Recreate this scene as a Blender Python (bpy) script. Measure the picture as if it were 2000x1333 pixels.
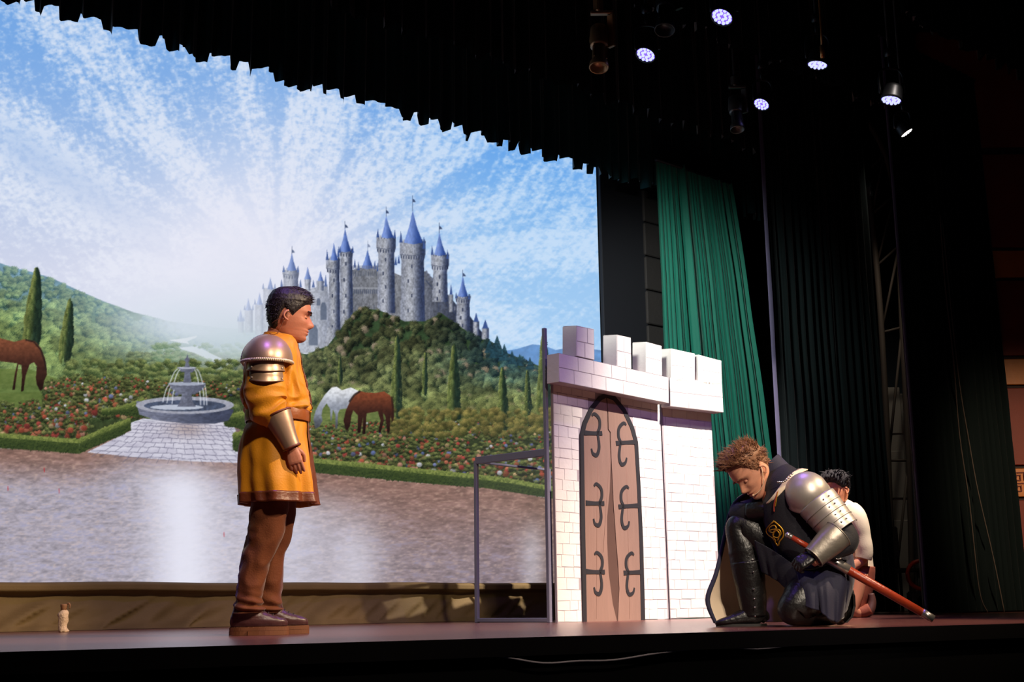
import bpy, bmesh, math, random
import numpy as np
from mathutils import Vector, Matrix, Quaternion, noise as mnoise

for _o in list(bpy.data.objects): bpy.data.objects.remove(_o)
S = bpy.context.scene
COL = S.collection
V = Vector
PI = math.pi
random.seed(11)

# ---------------------------------------------------------------- camera
F_PX, CX, CY = 2450.0, 1000.0, 666.5
HEAD = math.radians(49.35)                       # heading, from +X (along the stage) towards +Y (upstage)
PITCH = math.atan((1181-CY)/F_PX)
ROLL = math.atan(.013)
EYE = V((0, 0, .136))                            # eye just above the stage floor (z = 0)
fwd = V((math.cos(HEAD)*math.cos(PITCH), math.sin(HEAD)*math.cos(PITCH), math.sin(PITCH)))
rgt0 = V((math.sin(HEAD), -math.cos(HEAD), 0)); up0 = rgt0.cross(fwd)
rgt = rgt0*math.cos(ROLL)-up0*math.sin(ROLL); up = rgt0*math.sin(ROLL)+up0*math.cos(ROLL)
cam_d = bpy.data.cameras.new('camera'); cam = bpy.data.objects.new('camera', cam_d); COL.objects.link(cam)
cam_d.sensor_width = 36; cam_d.lens = 36*F_PX/2000; cam_d.clip_end = 200; cam_d.clip_start = .05
cam.matrix_world = Matrix(((rgt.x, up.x, -fwd.x, EYE.x), (rgt.y, up.y, -fwd.y, EYE.y), (rgt.z, up.z, -fwd.z, EYE.z), (0, 0, 0, 1)))
S.camera = cam
def ray(px, py): return (fwd+rgt*((px-CX)/F_PX)-up*((py-CY)/F_PX)).normalized()
def at_z(px, py, z): d = ray(px, py); return EYE+d*((z-EYE.z)/d.z)
def at_Y(px, py, Y): d = ray(px, py); return EYE+d*((Y-EYE.y)/d.y)
def at_pl(px, py, p0, n): d = ray(px, py); return EYE+d*((p0-EYE).dot(n)/d.dot(n))
def project(p):
    q = p-EYE; k = q.dot(fwd); return CX+F_PX*q.dot(rgt)/k, CY-F_PX*q.dot(up)/k
HF = V((math.cos(HEAD), math.sin(HEAD), 0))
def at_d(px, py, d):                              # point of a pixel at horizontal distance d along the heading
    r = ray(px, py); return EYE+r*(d/r.dot(HF))

# ---------------------------------------------------------------- colour management, world, stage lights
S.view_settings.view_transform = 'Standard'; S.view_settings.look = 'None'
S.view_settings.gamma = 1; S.view_settings.use_curve_mapping = False; S.view_settings.exposure = 0
W = bpy.data.worlds.new('dark_house'); S.world = W; W.use_nodes = True
W.node_tree.nodes['Background'].inputs[0].default_value = (.25, .3, .5, 1)
W.node_tree.nodes['Background'].inputs[1].default_value = .012
def spot(name, loc, target, power, color, angle, blend=.5, size=.12):
    d = bpy.data.lights.new(name, 'SPOT'); d.energy = power; d.color = color; d.spot_size = math.radians(angle); d.spot_blend = blend; d.shadow_soft_size = size
    o = bpy.data.objects.new(name, d); COL.objects.link(o); o.location = loc
    o.rotation_euler = (V(target)-V(loc)).to_track_quat('-Z', 'Y').to_euler(); return o
WARM = (1, .76, .50); WHITE = (1, .93, .84); VIOLET = (.30, .16, 1)
# front-of-house profile spots, high on the audience side; the last two lamps are added
spot('key_spot_knight', (8.6, .2, 5.4), (6.5, 4.9, .6), 2800, WARM, 30, .6)
spot('key_spot_castle', (8.5, 3.3, 6.6), (8.2, 6.95, 1.15), 7000, (1, .90, .82), 36, 1, .05)
spot('key_spot_squire', (7.0, .8, 4.8), (3.3, 5.8, 1.0), 2500, WARM, 24, .6)
spot('front_wash_warm', (2.6, -1.2, 6.6), (4.2, 5.6, .6), 1900, (1, .82, .62), 44, 1, .3)
spot('front_spot_knight', (2.0, -2.4, 4.2), (5.55, 4.5, .35), 1700, (1, .86, .70), 15, .8, .1)
spot('side_spot_drape', (4.4, 5.4, 3.9), (9.2, 8.3, 2.6), 1700, (.95, 1, .95), 36, .9, .35)
spot('wall_fill_added', (9.5, 1.0, 3.2), tuple(at_d(2010, 1010, 12.6)), 900, WARM, 32, 1, .2)  # added unseen lamp that brightens the wall at the right edge
spot('backstage_fill_added', (11.4, 7.0, 5.0), (12.9, 8.2, 1.4), 60, (1, .9, .75), 70, 1, .1)  # added unseen lamp that lifts the dark gap between the legs
# violet wash from the LED cans above the stage
spot('led_wash_violet', (6.2, 5.4, 5.2), (5.2, 5.2, 0), 300, VIOLET, 95, 1, .1)
spot('led_wash_violet', (2.6, 4.9, 5.2), (3.1, 5.4, 0), 300, VIOLET, 80, 1, .1)
spot('led_wash_violet', (6.6, 2.4, 4.6), (7.2, 6.8, 1.2), 200, VIOLET, 60, 1, .1)

# ---------------------------------------------------------------- materials
MATS = {}
def srgb(r, g, b):
    f = lambda c: (c/255/12.92) if c/255 <= .04045 else ((c/255+.055)/1.055)**2.4
    return (f(r), f(g), f(b), 1)
def mat(name, col, rough=.6, metal=0., var=.12, vscale=8., bump=0., bscale=40., spec=.5, sheen=0., stretch=None, coat=0., trans=0.):
    if name in MATS: return MATS[name]
    m = bpy.data.materials.new(name); m.use_nodes = True; nt = m.node_tree; N = nt.nodes; L = nt.links
    b = N['Principled BSDF']
    b.inputs['Roughness'].default_value = rough; b.inputs['Metallic'].default_value = metal
    b.inputs['Specular IOR Level'].default_value = spec
    if sheen: b.inputs['Sheen Weight'].default_value = sheen; b.inputs['Sheen Roughness'].default_value = .35
    if coat: b.inputs['Coat Weight'].default_value = coat; b.inputs['Coat Roughness'].default_value = .15
    if trans: b.inputs['Subsurface Weight'].default_value = trans; b.inputs['Subsurface Radius'].default_value = (.02, .008, .004); b.inputs['Subsurface Scale'].default_value = .5
    tc = N.new('ShaderNodeTexCoord'); mp = N.new('ShaderNodeMapping'); L.new(tc.outputs['Object'], mp.inputs[0])
    if stretch: mp.inputs['Scale'].default_value = stretch
    nz = N.new('ShaderNodeTexNoise'); nz.inputs['Scale'].default_value = vscale; nz.inputs['Detail'].default_value = 5; L.new(mp.outputs[0], nz.inputs['Vector'])
    mx = N.new('ShaderNodeMix'); mx.data_type = 'RGBA'; c = srgb(*col)
    mx.inputs[6].default_value = tuple(x*(1-var) for x in c[:3])+(1,); mx.inputs[7].default_value = tuple(min(1, x*(1+var)) for x in c[:3])+(1,)
    L.new(nz.outputs['Fac'], mx.inputs[0]); L.new(mx.outputs[2], b.inputs['Base Color'])
    if bump:
        n2 = N.new('ShaderNodeTexNoise'); n2.inputs['Scale'].default_value = bscale; n2.inputs['Detail'].default_value = 6; L.new(mp.outputs[0], n2.inputs['Vector'])
        bp = N.new('ShaderNodeBump'); bp.inputs['Strength'].default_value = bump; bp.inputs['Distance'].default_value = .02
        L.new(n2.outputs['Fac'], bp.inputs['Height']); L.new(bp.outputs[0], b.inputs['Normal'])
    MATS[name] = m; return m
def glow(name, col, strength):
    if name in MATS: return MATS[name]
    m = bpy.data.materials.new(name); m.use_nodes = True; b = m.node_tree.nodes['Principled BSDF']
    b.inputs['Base Color'].default_value = (.02, .02, .02, 1); b.inputs['Emission Color'].default_value = tuple(col)+(1,); b.inputs['Emission Strength'].default_value = strength
    MATS[name] = m; return m

# ---------------------------------------------------------------- object helpers
def tag(o, label=None, cat=None, group=None, kind=None):
    for k, v in (('label', label), ('category', cat), ('group', group), ('kind', kind)):
        if v: o[k] = v
    return o
def empty(name, loc, rz=0):
    o = bpy.data.objects.new(name, None); COL.objects.link(o); o.location = loc; o.rotation_euler = (0, 0, rz); o.empty_display_size = .1; return o
def obj(name, me, m, parent=None, smooth=True):
    if isinstance(me, bmesh.types.BMesh):
        b = me; me = bpy.data.meshes.new(name); b.to_mesh(me); b.free()
    me.name = name
    o = bpy.data.objects.new(name, me); COL.objects.link(o)
    if m and not me.materials: me.materials.append(m)
    if smooth: me.polygons.foreach_set('use_smooth', [True]*len(me.polygons))
    if parent: o.parent = parent
    return o
def copy_tree(o, parent=None):
    c = o.copy(); COL.objects.link(c); c.parent = parent
    for ch in list(o.children): copy_tree(ch, c)
    return c
def catmull(rows, n):
    P = [np.array(r, float) for r in rows]; out = []
    for i in range(len(P)-1):
        p0 = P[max(i-1, 0)]; p1 = P[i]; p2 = P[i+1]; p3 = P[min(i+2, len(P)-1)]
        for k in range(n):
            t = k/n; out.append(.5*((2*p1)+(-p0+p2)*t+(2*p0-5*p1+4*p2-p3)*t*t+(-p0+3*p1-3*p2+p3)*t**3))
    out.append(P[-1]); return out
def ring_skin(bm, rings, cap0=True, cap1=True, closed=True):
    vs = [[bm.verts.new(p) for p in r] for r in rings]
    n = len(vs[0])
    for a, b in zip(vs, vs[1:]):
        for i in range(n if closed else n-1):
            j = (i+1) % n; bm.faces.new((a[i], a[j], b[j], b[i]))
    if cap0 and closed: bm.faces.new(vs[0][::-1])
    if cap1 and closed: bm.faces.new(vs[-1])
    return vs
def fixn(bm): bmesh.ops.recalc_face_normals(bm, faces=bm.faces)
def tube(bm, pts, rad, seg=10, sub=1, cap=True):
    pts = [V(p) for p in pts]; rad = rad if isinstance(rad, (list, tuple)) else [rad]*len(pts)
    if sub > 1:
        q = catmull([tuple(p)+(r,) for p, r in zip(pts, rad)], sub); pts = [V(x[:3]) for x in q]; rad = [x[3] for x in q]
    rings = []; a = None
    for i, p in enumerate(pts):
        t = (pts[min(i+1, len(pts)-1)]-pts[max(i-1, 0)]).normalized()
        if a is None: a = t.orthogonal().normalized()
        a = (a-t*a.dot(t)).normalized(); b = t.cross(a)
        rings.append([p+(a*math.cos(2*PI*k/seg)+b*math.sin(2*PI*k/seg))*rad[i] for k in range(seg)])
    ring_skin(bm, rings, cap, cap); return bm
def box(bm, c, s, rot=None):
    m = Matrix.Translation(V(c)) @ (rot.to_4x4() if rot else Matrix()) @ Matrix.Diagonal(V(s).to_4d())
    return bmesh.ops.create_cube(bm, size=1, matrix=m)
def prism(bm, poly, off):                         # polygon (list of vectors) extruded by the vector off
    a = [bm.verts.new(p) for p in poly]; b = [bm.verts.new(V(p)+off) for p in poly]; n = len(a)
    bm.faces.new(a); bm.faces.new(b[::-1])
    for i in range(n): bm.faces.new((a[i], b[i], b[(i+1) % n], a[(i+1) % n]))
def bevel(bm, w, seg=2):
    bmesh.ops.bevel(bm, geom=[e for e in bm.edges], offset=w, segments=seg, affect='EDGES', clamp_overlap=True)
def nz3(p, s, seed=0): return mnoise.noise(V((p[0]*s+seed*7.3, p[1]*s+seed*3.1, p[2]*s-seed*5.7)))
def lathe(bm, prof, M, seg=24, cap0=True, cap1=True):  # prof: (r, z) along the local z of the matrix M
    rings = [[M @ V((r*math.cos(2*PI*k/seg), r*math.sin(2*PI*k/seg), z)) for k in range(seg)] for r, z in prof]
    ring_skin(bm, rings, cap0, cap1)
def aim(p, d, upv=V((0, 0, 1))):                   # matrix at p whose z axis points along d
    d = V(d).normalized(); x = upv.cross(d)
    if x.length < 1e-4: x = V((1, 0, 0))
    x.normalize(); y = d.cross(x)
    return Matrix(((x.x, y.x, d.x, p[0]), (x.y, y.y, d.y, p[1]), (x.z, y.z, d.z, p[2]), (0, 0, 0, 1)))
def fuse(bm, voxel, smooth=2):                     # one continuous surface out of overlapping closed shapes
    me = bpy.data.meshes.new('tmp'); fixn(bm); bm.to_mesh(me); bm.free()
    o = bpy.data.objects.new('tmp', me); COL.objects.link(o)
    r = o.modifiers.new('r', 'REMESH'); r.mode = 'VOXEL'; r.voxel_size = voxel
    if smooth: sm_ = o.modifiers.new('s', 'SMOOTH'); sm_.iterations = smooth; sm_.factor = .5
    dg = bpy.context.evaluated_depsgraph_get(); out = bpy.data.meshes.new_from_object(o.evaluated_get(dg))
    bpy.data.objects.remove(o); bpy.data.meshes.remove(me)
    return out
# ---------------------------------------------------------------- the picture shown on the LED screen (flat print, drawn in code)
OX, PW, PH = 260, 1480, 1165
def paint_backdrop():
    rng = np.random.default_rng(7)
    yy, xx = np.mgrid[0:PH, 0:PW].astype(np.float32); xx = xx - OX
    T = rng.random((256, 256)).astype(np.float32)
    def vn(x, y):
        ix = np.floor(x).astype(np.int32); iy = np.floor(y).astype(np.int32)
        fx = x - ix; fy = y - iy
        fx = fx*fx*(3-2*fx); fy = fy*fy*(3-2*fy)
        a = T[iy & 255, ix & 255]; b = T[iy & 255, (ix+1) & 255]
        c = T[(iy+1) & 255, ix & 255]; d = T[(iy+1) & 255, (ix+1) & 255]
        return (a*(1-fx)+b*fx)*(1-fy)+(c*(1-fx)+d*fx)*fy
    def fbm(x, y, o=4, g=.5):
        s = 0; a = 1; t = 0
        for k in range(o):
            s = s+a*vn(x*2**k+17*k, y*2**k+31*k); t += a; a *= g
        return s/t
    C = lambda r, g, b: np.array([r, g, b], np.float32)/255
    img = np.zeros((PH, PW, 3), np.float32)
    def sm(a, b, t): t = np.clip((t-a)/(b-a), 0, 1); return t*t*(3-2*t)
    def mix(a, b, t): return a*(1-t)+b*t
    def polymask(pts, ss=2, feather=0):
        P = np.array(pts, np.float32)
        x0 = max(int(P[:, 0].min())-2, -OX); x1 = min(int(P[:, 0].max())+3, PW-OX-1)
        y0 = max(int(P[:, 1].min())-2, 0); y1 = min(int(P[:, 1].max())+3, PH-1)
        if x1 <= x0 or y1 <= y0: return None
        gx = (np.arange((x1-x0)*ss)+.5)/ss+x0-.5; gy = (np.arange((y1-y0)*ss)+.5)/ss+y0-.5
        m = np.zeros((len(gy), len(gx)), bool)
        X, Y = np.meshgrid(gx, gy)
        n = len(P)
        for i in range(n):
            ax, ay = P[i]; bx, by = P[(i+1) % n]
            if ay == by: continue
            c = (Y < ay) != (Y < by)
            m ^= c & (X < (bx-ax)*(Y-ay)/(by-ay)+ax)
        m = m.reshape(y1-y0, ss, x1-x0, ss).mean((1, 3)).astype(np.float32)
        return (slice(y0, y1), slice(x0+OX, x1+OX)), m
    def fill(pts, col, alpha=1., var=0., vs=6.):
        r = polymask(pts)
        if r is None: return
        s, m = r
        c = col(xx[s], yy[s]) if callable(col) else np.broadcast_to(np.asarray(col, np.float32), m.shape+(3,))
        if var: c = c*(1+var*(fbm(xx[s]/vs, yy[s]/vs, 3)-.5)[..., None]*2)
        m = (m*alpha)[..., None]
        img[s] = img[s]*(1-m)+c*m
    def line(pts, w, col, alpha=1.):
        for (ax, ay), (bx, by) in zip(pts, pts[1:]):
            dx, dy = bx-ax, by-ay; l = math.hypot(dx, dy) or 1
            nx, ny = -dy/l*w/2, dx/l*w/2
            fill([(ax+nx, ay+ny), (bx+nx, by+ny), (bx-nx, by-ny), (ax-nx, ay-ny)], col, alpha)
    tex = rng.random((64, 64)).astype(np.float32)
    def blob(x, y, rx, ry, cd, cl, lx=-.6, ly=-.8, a=1., rough=.5):
        x0 = int(x-rx-1); x1 = int(x+rx+2); y0 = int(y-ry-1); y1 = int(y+ry+2)
        if x0 < -OX or x1 >= PW-OX or y0 < 0 or y1 >= PH: return
        s = (slice(y0, y1), slice(x0+OX, x1+OX))
        dx = (xx[s]-x)/rx; dy = (yy[s]-y)/ry
        n = tex[:y1-y0, :x1-x0] if y1-y0 <= 64 and x1-x0 <= 64 else .5
        d = dx*dx+dy*dy+(n-.5)*rough*2
        m = np.clip((1.05-d)*2.2, 0, 1)*a
        t = np.clip(.42+.58*(dx*lx+dy*ly)+(n-.5)*.6, 0, 1)
        m = m[..., None]; t = t[..., None]
        img[s] = img[s]*(1-m)+(cd*(1-t)+cl*t)*m
    # ---- sky
    vx, vy = 541., 540.
    dx = xx-vx; dy = yy-vy
    r = np.hypot(dx, dy)+1; ang = np.arctan2(dx, -dy)
    top = mix(C(118, 168, 230), C(70, 146, 234), sm(500, 1150, xx)[..., None])
    low = mix(C(206, 212, 234), C(160, 202, 242), sm(600, 1000, xx)[..., None])
    img[:] = mix(top, low, sm(60, 640, yy+.10*np.maximum(600-xx, 0))[..., None])
    band = fbm(ang*5.5+3, np.log(r)*.9, 3)
    lr = np.log(r)
    puff = fbm(ang*42*(.35+r/700), lr*15+ang*6, 4, .6)
    puff2 = fbm(xx/9.5+yy/40, yy/6.2-xx/60, 4, .6)
    streak = fbm(ang*60, lr*4, 3)
    cov = sm(.22, .66, band)*.66+.40
    cl = sm(.60-cov*.40, 1.04-cov*.40, .32*puff+.52*puff2+.16*streak)
    cl = cl*mix(.80, .74, sm(700, 1150, xx))
    # plain blue lanes on the left and at the upper right
    lane = np.exp(-((yy-(200+.62*xx)-70)/45)**2)*(xx < 330)*sm(-60, 60, xx)
    cl = cl*(1-.55*lane)
    wcol = mix(C(232, 238, 250), C(214, 232, 252), sm(600, 1100, xx)[..., None])
    img[:] = mix(img, wcol, np.clip(cl*1.0, 0, .95)[..., None])
    glow = np.exp(-(((xx-400)/310)**2+((yy-610)/215)**2))
    glow2 = np.exp(-(((xx-490)/170)**2+((yy-450)/230)**2))
    img[:] = mix(img, C(236, 236, 249), np.clip(glow*.74+glow2*.45, 0, .90)[..., None])
    # ---- far mountains on the right
    fill([(960, 690), (1010, 682), (1040, 673), (1062, 675), (1085, 684), (1120, 678), (1219, 690), (1219, 760), (960, 760)], C(96, 140, 196), .9, .12, 9)
    lf = fbm(xx/38, yy/24, 3)
    # ---- left wooded hill
    ridge = [(-258, 470), (-120, 492), (0, 514), (30, 524), (60, 531), (100, 543), (150, 566), (200, 588), (260, 610), (330, 628), (420, 640), (520, 648), (520, 780), (-258, 780)]
    fill(ridge, lambda x, y: mix(C(120, 156, 178), C(84, 112, 78), sm(530, 680, y+0*x)[..., None]), 1, .2, 10)
    def ridge_y(x): return np.interp(x, [-258, -120, 0, 60, 100, 150, 200, 260, 330, 420, 520], [470, 492, 514, 531, 543, 566, 588, 610, 628, 640, 648])
    N = 3000
    bx = rng.uniform(-255, 500, N); ty = rng.random(N)**.9
    by = ridge_y(bx)+3+ty*(748-ridge_y(bx))
    for i in np.argsort(by):
        x, y = bx[i], by[i]
        dpt = np.clip((y-ridge_y(x))/170., 0, 1)
        rr = 3.6+dpt*7.5+rng.random()*4.5
        h = np.clip(np.clip(1-dpt*1.35, 0, 1)*.62+.35*float(sm(150, 420, np.float32(x)))*(1-dpt*.6), 0, .9)
        v = (.8+.4*rng.random())*(.55+.9*float(lf[int(y), int(x)+OX]))
        cd = mix(C(24, 46, 36)*v, C(96, 138, 160), h); lt = mix(C(150, 168, 100)*v, C(158, 190, 196), h*.9)
        blob(x, y, rr*1.1, rr*.85, cd, lt, .5, -.8)
    # ---- middle valley
    for i in range(900):
        x = rng.uniform(250, 500); y = rng.uniform(690, 800)
        rr = 4+(y-690)/110*6+rng.random()*3; v = .8+.4*rng.random()
        blob(x, y, rr*1.2, rr*.8, C(48, 68, 42)*v, C(132, 146, 88)*v, .2, -.9)
    hz = np.clip(np.exp(-(((xx-400)/175)**2+((yy-630)/62)**2))*1.05, 0, .93)*(yy > 480)
    img[:] = mix(img, C(217, 226, 238), hz[..., None])
    fill([(330, 665), (362, 661), (385, 656), (383, 660), (366, 667), (370, 673), (362, 671), (345, 668)], C(232, 236, 242), .9)
    fill([(345, 680), (385, 676), (410, 690), (440, 704), (480, 716), (480, 726), (440, 716), (405, 702), (380, 690)], C(226, 232, 240), .9)
    for i in range(160):
        x = rng.uniform(300, 500); y = rng.uniform(672, 705); rr = 3+rng.random()*4
        if 350 < x < 445 and abs(y-(676+(x-350)*.3)) < 9: continue
        blob(x, y, rr*1.3, rr*.8, C(92, 122, 92), C(172, 188, 152), .2, -.9, .75)
    # ---- castle
    stL, stM, stD = C(178, 182, 194), C(120, 127, 150), C(54, 65, 96)
    def stone(x0, x1, haze=0., hc=C(214, 220, 236), dark=1.):
        def f(x, y):
            t = np.clip((x-x0)/max(x1-x0, 1), 0, 1)[..., None]
            c = np.where(t < .45, mix(mix(stM, stL, .55), stL, sm(0, .3, t)), mix(stL, stD, sm(.4, .95, t)))
            n = fbm(x/2.2, y/3.4, 3)[..., None]; n2 = fbm(x/9, y/14, 2)[..., None]
            c = c*(.56+.52*n+.2*n2)*dark
            return mix(c, hc, haze)
        return f
    def cone(ax, ay, x0, x1, yb, haze=0., hc=C(206, 214, 238)):
        def f(x, y):
            t = np.clip((x-x0)/(x1-x0), 0, 1)[..., None]
            c = mix(C(124, 150, 214), C(44, 70, 136), sm(.25, .85, t))
            c = c*(.9+.2*fbm(x/3, y/6, 2)[..., None])
            return mix(c, hc, haze)
        m = (x0+x1)/2
        fill([(ax, ay), (ax+(x1-ax)*.42, ay+(yb-ay)*.52), (x1, yb), (m, yb+(x1-x0)*.10), (x0, yb), (ax-(ax-x0)*.42, ay+(yb-ay)*.52)], f)
    def flag(x, y0, y1, haze=0):
        c = mix(C(52, 66, 100), C(200, 210, 235), haze)
        line([(x, y0), (x, y1)], 1.3, c, .9)
        fill([(x, y0+6), (x+4, y0+9), (x+6, y0+13), (x, y0+13)], c, .9)
    def turret(x, y0, y1, w, haze=0):
        fill([(x, y0), (x+w/2, y1), (x-w/2, y1)], mix(C(60, 84, 142), C(205, 214, 236), haze))
    def tower(x0, x1, yc, yb, f0, f1, ft, apex, roof, pole=None, haze=0., flare=3, win=True):
        # shaft, corbelled gallery, crenels, roof
        fill([(x0, yc), (x1, yc), (x1+2, yb), (x0-2, yb)], stone(x0, x1, haze))
        fill([(f0, ft), (f1, ft), (f1, yc-10), (x1, yc+2), (x0, yc+2), (f0, yc-10)], stone(f0, f1, haze))
        n = max(4, int((f1-f0)/5))
        dk = mix(C(52, 60, 84), C(205, 214, 236), haze)
        for k in range(n):
            cx = f0+(k+.5)*(f1-f0)/n; u = (cx-(f0+f1)/2)/((f1-f0)/2)
            sag = 3*(1-u*u)
            fill([(cx-1.2, yc-9+sag), (cx+1.2, yc-9+sag), (cx+1.2, yc-3+sag), (cx-1.2, yc-3+sag)], dk, .85)
        line([(f0, yc-10), ((f0+f1)/2, yc-7), (f1, yc-10)], 1.3, dk, .6)
        for k in range(n):
            cx = f0+(k+.5)*(f1-f0)/n
            fill([(cx-1.5, ft-4), (cx+1.5, ft-4), (cx+1.5, ft+1), (cx-1.5, ft+1)], stone(f0, f1, haze))
            line([(cx+2.2, ft-1), (cx+2.2, ft+3)], 1.2, dk, .8)
        if apex: cone(apex[0], apex[1], roof[0], roof[1], roof[2], haze)
        if win:
            for k in range(4):
                wy = yc+10+k*(yb-yc)/4.4; wx = x0+(x1-x0)*(.3 if k % 2 else .46)
                fill([(wx-1.4, wy), (wx+1.4, wy), (wx+1.4, wy+7), (wx-1.4, wy+7)], dk, .9)
        if pole: flag(apex[0], pole, apex[1]+2, haze)
    # faded left end
    for (ax, ay, bx0, bx1, yb_, hz_) in [(470, 604, 465, 476, 650, .72), (485, 582, 478, 494, 650, .62), (507, 571, 498, 517, 655, .55), (528, 541, 514, 537, 660, .5)]:
        fill([(bx0, ay+22), (bx1, ay+22), (bx1, yb_), (bx0, yb_)], stone(bx0, bx1, hz_*.9))
        cone(ax, ay, ax-6, ax+6, ay+24, hz_*.8)
        for k in range(3): turret(bx0+k*(bx1-bx0)/2, ay+12, ay+24, 4, hz_*.8)
    # back walls
    fill([(545, 566), (560, 560), (600, 566), (640, 556), (650, 690), (570, 690), (545, 640)], stone(520, 720, .25))
    for (cx, cy, w, h) in [(632, 608, 12, 34), (612, 655, 18, 40), (590, 620, 12, 26), (622, 590, 7, 14)]:
        fill([(cx-w/2, cy+h/2), (cx-w/2, cy-h/4), (cx-w/4, cy-h/2), (cx+w/4, cy-h/2), (cx+w/2, cy-h/4), (cx+w/2, cy+h/2)], C(78, 90, 112), .75)
    cone(601, 521, 594, 608, 546, .22); fill([(595, 546), (607, 546), (606, 568), (596, 568)], stone(594, 608, .2))
    cone(626, 529, 620, 632, 550, .15); fill([(618, 549), (633, 549), (632, 568), (619, 568)], stone(618, 633, .15))
    for x, y0, y1 in [(587, 545, 562), (612, 546, 562), (636, 536, 560), (550, 545, 562)]: turret(x, y0, y1, 6, .2)
    tower(554, 582, 545, 572, 552, 584, 528, (570, 494), (560, 579, 528), 481, .25, win=False)
    for x in (554, 582): turret(x, 518, 532, 5, .2)
    # main curtain wall
    fill([(688, 528), (700, 524), (740, 520), (785, 540), (832, 530), (846, 545), (872, 572), (892, 596), (918, 618), (955, 668), (955, 700), (640, 700), (660, 600)], stone(640, 960, 0, dark=.74))
    cone(718, 487, 706, 729, 524); flag(718, 470, 488, .5)
    for x, y0 in [(693, 505), (700, 510), (732, 508), (738, 512), (773, 500), (779, 497)]: turret(x, y0, y0+18, 5)
    for k in range(13):
        x = 690+k*4
        fill([(x, 519), (x+2.2, 519), (x+2.2, 526), (x, 526)], stM*.95); line([(x+1, 530), (x+1, 540)], 1.4, C(70, 80, 104), .8)
    for k in range(16):
        x = 676+k*4
        line([(x, 566), (x, 574)], 1.6, C(64, 74, 98), .75)
    line([(672, 563), (742, 563)], 2, stL*.95, .7)
    for k in range(30):
        x = 670+rng.random()*220; y = 575+rng.random()*45
        line([(x, y), (x+rng.uniform(-1, 1), y+14+rng.random()*22)], 2.2, (stD if rng.random() < .6 else stL), .22)
    for k in range(12):
        x = 832+k*5; y = 532+k*6.4
        fill([(x, y-4), (x+3, y-2), (x+3, y+4), (x, y+4)], stM*.9)
    line([(832, 548), (893, 618)], 2, stD, .6)
    tower(665, 688, 502, 640, 663, 690, 490, (674, 446), (663, 686, 491), 432)
    for x in (664, 689): turret(x, 480, 494, 5)
    tower(643, 663, 534, 668, 637, 664, 506, (652, 474), (645, 660, 508), None)
    for x, y in ((639, 486), (661, 480)): turret(x, y, y+22, 5)
    tower(739, 770, 494, 612, 735, 773, 464, (754, 421), (745, 769, 464), 404)
    for x, y in ((738, 446), (771, 448)): turret(x, y, y+18, 5.5)
    tower(846, 873, 528, 590, 842, 877, 498, (858, 454), (848, 871, 498), 435)
    for x, y in ((844, 478), (874, 486)): turret(x, y, y+20, 5)
    tower(784, 828, 507, 634, 781, 831, 472, (806, 411), (789, 826, 474), 382)
    for x, y in ((783, 450), (828, 462)): turret(x, y, y+24, 6)
    tower(892, 917, 592, 660, 889, 919, 579, (904, 539), (894, 914, 579), 527)
    for x, y in ((891, 571), (916, 573)): turret(x, y, y+12, 4)
    turret(881, 555, 576, 6); fill([(877, 576), (885, 576), (885, 610), (877, 610)], stone(875, 888, 0, dark=.9))
    for ax, ay, x0, x1 in [(930, 611, 924, 936), (948, 624, 941, 955)]:
        fill([(x0, ay+17), (x1, ay+17), (x1, 690), (x0, 690)], stone(x0, x1)); turret(ax, ay, ay+18, x1-x0-2)
    img_h = np.exp(-(((xx-470)/85)**2+((yy-600)/110)**2))*.5
    img[:] = mix(img, C(222, 226, 240), img_h[..., None])
    # rock under the castle
    fill([(640, 640), (665, 640), (668, 690), (655, 720), (630, 700)], stone(628, 670), .9)
    # ---- castle hill
    hx = [400, 440, 480, 520, 560, 600, 640, 668, 690, 705, 740, 790, 830, 862, 890, 930, 960, 990, 1020, 1060, 1110, 1218]
    hy = [742, 718, 698, 690, 688, 692, 676, 640, 612, 602, 606, 628, 628, 612, 632, 660, 668, 690, 702, 718, 728, 734]
    fill(list(zip(hx, hy))+[(1218, 905), (400, 860)], C(52, 72, 46), 1, .3, 8)
    fill([(-258, 775), (300, 760), (300, 830), (150, 870), (-258, 860)], C(52, 64, 38), 1, .3, 6)
    fill([(455, 800), (620, 800), (1218, 850), (1218, 990), (596, 915), (560, 890), (455, 880)], C(50, 60, 36), 1, .3, 6)
    N = 3300
    bx = rng.uniform(402, 1215, N); top_ = np.interp(bx, hx, hy)
    by = top_+2+rng.random(N)**1.0*(852-top_)
    for i in np.argsort(by):
        x, y = bx[i], by[i]
        dpt = np.clip((y-top_[i])/160, 0, 1)
        rr = 4.4+dpt*4.6+rng.random()*4.4
        v = (.72+.5*rng.random())*(.45+1.0*float(lf[int(y), int(x)+OX]))*(.62+.36*float(sm(640, 770, np.float32(y))))
        shade = float(sm(800, 990, x))*float(1-sm(700, 800, y))
        cd = mix(C(24, 38, 28)*v, C(22, 46, 60)*v, shade); lt = mix(C(168, 174, 112)*v, C(78, 116, 112)*v, shade)
        if rng.random() < .06: cd, lt = C(92, 84, 70), C(168, 152, 128)
        m = float(sm(720, 830, y)); lt = mix(lt, C(150, 156, 84)*v, m*.6); cd = mix(cd, C(56, 68, 34), m*.5)
        blob(x, y, rr*.95, rr*1.05, cd, lt, -.65, -.7)
    hz2 = np.exp(-(((xx-455)/95)**2+((yy-672)/48)**2))*.75
    img[:] = mix(img, C(200, 214, 222), hz2[..., None])
    # distant firs on the right slope
    for x, y0, y1 in [(956, 662, 690), (971, 655, 700), (985, 672, 705), (1000, 685, 712), (1015, 692, 715), (1035, 698, 722)]:
        w = (y1-y0)*.36
        fill([(x, y0), (x+w, y1), (x-w, y1)], C(36, 66, 78), .95, .4, 3)
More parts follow.
